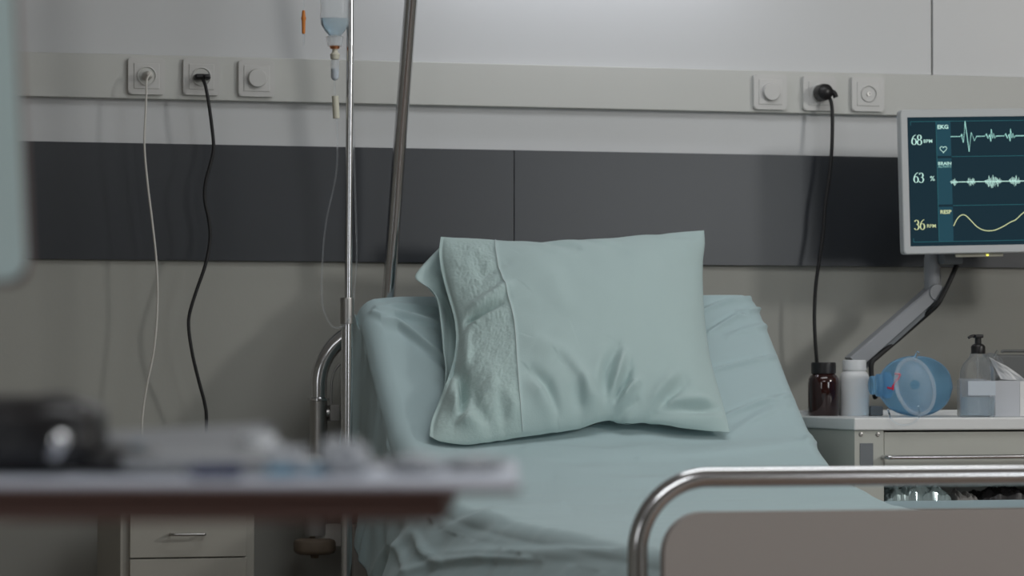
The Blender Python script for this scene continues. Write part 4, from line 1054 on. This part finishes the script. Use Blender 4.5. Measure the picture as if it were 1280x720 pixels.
# digits drawn as serif-like strokes: thin-thick outlines
def ell(cx, cy, rx, ry_, a0=0, a1=360, n=28): return [(cx+rx*math.cos(math.radians(a0+(a1-a0)*k/n)), cy-ry_*math.sin(math.radians(a0+(a1-a0)*k/n))) for k in range(n+1)]
def digit(bm, ch, x, y, h):
    s_ = h/14.0
    def st(pts, wf=lambda t_: 1.0):
        n = len(pts); ribbon(bm, [su(x+p[0]*s_, y+p[1]*s_) for p in pts], 1, SM, widths=[wf(k/(n-1))*UU*s_ for k in range(n)])
    tk = lambda pts, cx: [0.6+1.3*min(1, abs(p[0]-cx)/2.6)**1.5 for p in pts]
    def ov(cx, cy, rx, ry_, a0=0, a1=360):
        p = ell(cx, cy, rx, ry_, a0, a1); n = len(p)
        ribbon(bm, [su(x+q[0]*s_, y+q[1]*s_) for q in p], 1, SM, widths=[(0.55+1.25*(abs(q[0]-cx)/rx)**1.5)*UU*s_ for q in p])
    if ch == '6':
        ov(3.6, 9.4, 2.9, 4.1); st([(0.8, 9.4), (1.1, 6.2), (2.4, 3.2), (4.4, 1.0), (6.4, 0.2)], lambda t_: 1.7-1.1*t_)
    elif ch == '8': ov(3.6, 3.6, 2.4, 3.2); ov(3.6, 10.3, 2.9, 3.4)
    elif ch == '3':
        ov(3.2, 3.8, 2.5, 3.2, 160, -80); ov(2.9, 9.9, 3.2, 3.7, 90, -150)
    return
def number(name, txt, x, y, h, m_):
    bm = bmesh.new()
    for k, ch in enumerate(txt): digit(bm, ch, x+k*h*0.54, y, h)
    return finish(name, bm, m_, scr)
number('number', '68', 4.5, 22, 13.5, M['scr_pale']); number('number', '63', 6, 71, 13.5, M['scr_pale']); number('number', '36', 5.5, 132, 13.5, M['scr_yel'])
def text(txt, x, y, size, m_, wide=1.0, bold=0.012):
    cu = bpy.data.curves.new('text', 'FONT'); cu.body = txt; cu.size = size*UU*1.37; cu.offset = bold*size*UU; cu.resolution_u = 3
    cu.materials.append(m_)
    tmp = bpy.data.objects.new('caption_text', cu); C.objects.link(tmp); bpy.context.view_layer.update()
    me = bpy.data.meshes.new_from_object(tmp); bpy.data.objects.remove(tmp); a = su(x, y+size)
    o = bpy.data.objects.new('caption', me); C.objects.link(o)
    o.matrix_world = MM @ Matrix.Translation((a[0], a[1], -0.0014)) @ Matrix.Diagonal((wide, 1, 1, 1))
    o.parent = scr; o.matrix_parent_inverse = parent_inv(scr)
    return o
text('BPM', 20.5, 28, 4.6, M['scr_pale'], 1.05, 0.008); text('%', 28, 75.5, 6.5, M['scr_pale'], 1.1, 0.01); text('RPM', 22, 138, 4.6, M['scr_yel'], 1.05, 0.008)
text('EKG', 39.5, 9.5, 5.2, M['scr_pale'], 1.12, 0.035); text('BRAIN', 39.2, 57.5, 4.2, M['scr_pale'], 1.1, 0.03); text('ACTIVITY', 39.4, 62.5, 2.6, M['scr_cyan'], 1.17, 0.005); text('RESP', 40.5, 120, 4.8, M['scr_yel'], 1.1, 0.04)
hp = []
for k in range(33):
    a_ = 2*PI*k/32; hp.append((47+16*math.sin(a_)**3*0.28, 41.2-(13*math.cos(a_)-5*math.cos(2*a_)-2*math.cos(3*a_)-math.cos(4*a_))*0.28))
trace('heart_icon', hp, 0.8, M['scr_pale'])
# thin light strip and led below the bezel
q1, q2 = ml(0.125, -0.004, -0.02), ml(0.235, -0.004, -0.02)
mk_tube('light_bar', [q1, q2], 0.0042, M['ivory'], mon, 10)
mk_box('indicator', ml(0.198, -0.0045, -0.0155), (0.005, 0.002, 0.004), M['led'], mon, 0)
# hidden mount behind
q = ml(MW*0.42, MH*0.32, -0.06)
mk_box('mount_plate', ml(MW*0.40, MH*0.30, -0.045), (0.10, 0.03, 0.10), M['armdark'], mon, 0.004)

# ------------------------------------------------------------------ foreground table (local frame square to the camera)
ex = Vector((math.cos(TH), -math.sin(TH), 0)); ey = Vector((math.sin(TH), math.cos(TH), 0)); rotz = Matrix((ex, ey, Vector((0, 0, 1)))).transposed()
TD = 2.35
tr = PD(648, 603, TD); TZ = tr.z
table = thing('instrument_table', 'white topped table with dark brown edge blurred in the foreground', 'table', tr-ex*0.9+ey*0.3)
table.location.z = 0
def tbox(name, u0, u1, v0, v1, z0, z1, m_, parent, bevel=0.002):
    c = tr + ex*((u0+u1)/2) + ey*((v0+v1)/2); return mk_box(name, (c.x, c.y, (z0+z1)/2), (abs(u1-u0), abs(v1-v0), abs(z1-z0)), m_, parent, bevel, rotz)
TWD = 1.35; TDP = 0.62
tbox('tabletop', -TWD, 0, 0.002, TDP, TZ-0.004, TZ, M['tabletop'], table, 0.001)
tbox('edge_band', -TWD-0.001, 0.001, 0.0, TDP+0.001, TZ-0.0085, TZ-0.0042, M['brown'], table, 0.0008)
ax_ = (PD(557, 630, TD)-tr).dot(ex)
tbox('apron', -TWD+0.05, ax_, 0.02, TDP-0.05, TZ-0.030, TZ-0.0088, M['brown'], table, 0.002)
tbox('leg', -TWD+0.06, -TWD+0.12, 0.25, 0.33, 0.05, TZ-0.03, M['steel'], table, 0.004)
tbox('base', -TWD+0.04, -TWD+0.14, 0.0, TDP, 0.0, 0.05, M['steel'], table, 0.006)
tbox('base_bar', -TWD+0.14, -0.5, 0.27, 0.31, 0.01, 0.045, M['steel'], table, 0.006)
def ont(px, py):                        # point on the table surface under a pixel
    return PZ(px, py, TZ)
def tl(px, v):                          # point on the table at pixel column px, depth v behind the front edge
    dep = TD+v; q = PD(px, 500, dep); q.z = TZ+0.0005; return q
# black soft pouch with a round metal snap, at left
q = tl(35, 0.20)
pouch = thing('black_pouch', 'black rounded pouch with a round metal snap, at the left of the foreground table', 'pouch', q)
def pillowbox(name, c, sx_, sy_, h, m_, parent, seed=0, wr=0.1, rz=0.0):
    bm = bmesh.new(); r = bmesh.ops.create_icosphere(bm, subdivisions=4, radius=1)
    rz_ = Matrix.Rotation(rz, 3, 'Z')
    for v in bm.verts:
        d_ = v.co.copy(); p_ = 3.2; k = (abs(d_.x)**p_+abs(d_.y)**p_+abs(d_.z)**p_)**(-1/p_)
        d_ = d_*k; n_ = 1+wr*noise.noise(v.co*2.5+Vector((seed, 0, 0)))
        lo = Vector((d_.x*sx_/2*n_, d_.y*sy_/2*n_, (d_.z*0.5+0.5)*h*(n_ if d_.z > 0 else 1)))
        lo = rz_ @ lo; v.co = c + ex*lo.x + ey*lo.y + Vector((0, 0, lo.z))
    return finish(name, bm, m_, parent, True, 180)
pillowbox('body', q, 0.125, 0.13, 0.062, M['black'], pouch, 1.0, 0.06)
pillowbox('flap', q+ex*0.070+Vector((0, 0, 0.0)), 0.07, 0.10, 0.022, M['black'], pouch, 2.0, 0.1)
sq = PD(75, 550, TD+0.10)
mk_lathe('snap', [(0, 0.004), (0.004, 0.004), (0.0062, 0.0022), (0.0065, 0), (0.0065, -0.03), (0, -0.03)], M['chrome'], pouch, sq, -ey+Vector((0.3, 0, 0.35)), 24)
# clipboard with papers behind
q = tl(225, 0.40)
cbd = thing('clipboard', 'dark clipboard with paper lying on the foreground table behind the blue mask', 'clipboard', q)
pitch_ = Matrix.Rotation(math.radians(7), 3, 'X') ; 
def tilted(name, c, sx_, sy_, sz_, m_, parent, pit, rol, bevel=0.001, yawv=0.0):
    r_ = rotz @ Matrix.Rotation(yawv, 3, 'Z') @ Matrix.Rotation(rol, 3, 'Y') @ Matrix.Rotation(pit, 3, 'X')
    return mk_box(name, c, (sx_, sy_, sz_), m_, parent, bevel, r_)
tilted('board', q+Vector((0, 0, 0.018)), 0.155, 0.16, 0.004, M['black'], cbd, math.radians(8), math.radians(-3))
tilted('paper', q+Vector((0, 0, 0.021))-ey*0.01, 0.145, 0.15, 0.002, M['paper'], cbd, math.radians(8), math.radians(-3), 0)
# blue folded surgical mask
q = tl(158, 0.22)
t = tag(pillowbox('surgical_mask', q, 0.045, 0.07, 0.022, M['bluefab'], None, 4.0, 0.15), 'folded blue surgical mask right of the black pouch', 'surgical mask')
# paper stack
q = tl(245, 0.20)
t = tag(tilted('paper_sheets', q+Vector((0, 0, 0.010)), 0.125, 0.12, 0.010, M['paper'], None, math.radians(3), math.radians(2), 0.001, 0.2), 'low stack of grey-white papers in the middle of the foreground table', 'papers')
# pens
def pen(pxa, va, pxb, vb, r, m_, label, z=0.0):
    a = tl(pxa, va); b = tl(pxb, vb); a.z = b.z = TZ+r+0.0005+z; d_ = (b-a).normalized(); l = (b-a).length
    t = thing('pen', label, 'pen', (a+b)/2)
    mk_lathe('barrel', [(0, 0), (r*0.3, 0), (r, 0.012), (r, l*0.75), (0, l*0.75)], m_, t, a, d_, 16)
    mk_lathe('cap', [(0, l*0.75), (r*1.1, l*0.75), (r*1.1, l-0.002), (0, l)], m_, t, a, d_, 16)
    return t
pen(232, 0.05, 300, 0.09, 0.0055, M['navy'], 'dark navy pen in front of the paper stack')
pen(330, 0.10, 425, 0.16, 0.0045, M['bluefab'], 'blue-grey pen right of the navy pen')
# white pill cups / crumpled gauze
def cup(px, v, r, h, m_, label, name='pill_cup', cat='cup'):
    q = tl(px, v); t = tag(mk_lathe(name, [(0, 0.0), (r*0.75, 0.0), (r, h), (r*0.94, h), (r*0.70, 0.002), (0, 0.002)], m_, None, q, seg=28), label, cat); return t
cup(322, 0.34, 0.016, 0.030, M['white'], 'white pill cup at the back of the foreground table beside the clipboard')
def gauze(px, v, s_, h, label, seed, m_=None):
    q = tl(px, v); o = pillowbox('gauze_pad', q, s_, s_*0.9, h, m_ or M['gauze'], None, seed, 0.45); tag(o, label, 'gauze'); return o
gauze(358, 0.13, 0.030, 0.020, 'crumpled white gauze left of the drip stand on the foreground table', 3)
gauze(432, 0.15, 0.034, 0.024, 'crumpled white gauze in front of the drip stand on the foreground table', 6)
gauze(520, 0.20, 0.042, 0.013, 'flat pale gauze pad near the right end of the foreground table', 9)
gauze(590, 0.26, 0.050, 0.011, 'thin pale gauze pad at the right end of the foreground table', 12)
# scissors: chrome, lying between
sc0 = tl(385, 0.30)
sci = thing('scissors', 'small steel scissors lying behind the crumpled gauze', 'scissors', sc0)
for sg in (-1, 1):
    cc = sc0+ex*(-0.018)+ey*(sg*0.016)+Vector((0, 0, 0.005))
    rg = [cc+ex*(0.015*math.cos(2*PI*k/20))+ey*(0.011*math.sin(2*PI*k/20)) for k in range(21)]
    mk_tube('finger_ring', rg, 0.0028, M['steel'], sci, 10)
    mk_tube('blade', [cc+ex*0.014, sc0+ex*0.04+ey*(-sg*0.004)+Vector((0, 0, 0.005)), sc0+ex*0.085+ey*(-sg*0.001)+Vector((0, 0, 0.005))], 0.003, M['steel'], sci, 8, [0.0032, 0.0036, 0.001])

# pale screen at the left edge, standing on the same table
LD = TD+0.12
c0 = PD(34, 349, LD); c1 = PD(16, -30, LD)
lean = (c1-c0).normalized(); 
lm = thing('desktop_monitor', 'pale teal screen back blurred at the left edge of the picture', 'monitor', tl(-120, 0.2))
Hh = 0.34; Ww = 0.42
mx = -ex; up_ = lean; zz3 = mx.cross(up_).normalized()
mxx = up_.cross(zz3).normalized()*(1)
if mxx.dot(ex) > 0: mxx = -mxx
nrm_ = -ey
cen = c0+mxx*(Ww/2)+up_*(Hh/2)
rl_ = Matrix((mxx*-1, up_, (mxx*-1).cross(up_))).transposed()
bm = bmesh.new(); MT = Matrix.Translation(cen) @ rl_.to_4x4()
extr(bm, rrect(Ww, Hh, 0.016, 8), MT, 0.006)
bmesh.ops.bevel(bm, geom=[e for e in bm.edges if len(e.link_faces) == 2 and e.calc_face_angle(0) > 1.2], offset=0.002, segments=2, affect='EDGES')
finish('back_cover', bm, M['tint'], lm, True)
bm = bmesh.new(); extr(bm, rrect(Ww+0.003, Hh+0.006, 0.017, 8), Matrix.Translation(cen-up_*0.001) @ rl_.to_4x4() @ Matrix.Translation((0, 0, -0.016)), 0.015)
finish('front_frame', bm, M['brown'], lm, True)
sc1 = c0+mxx*(Ww*0.5)
mk_tube('neck', [(sc1.x, sc1.y, TZ+0.006), Vector((sc1.x, sc1.y, c0.z+0.06))+ey*0.03], 0.014, M['steel'], lm, 16)
mk_lathe('stand_base', [(0, 0.0006), (0.08, 0.0006), (0.08, 0.006), (0.02, 0.009), (0, 0.009)], M['steel'], lm, (sc1.x, sc1.y, TZ), seg=36)
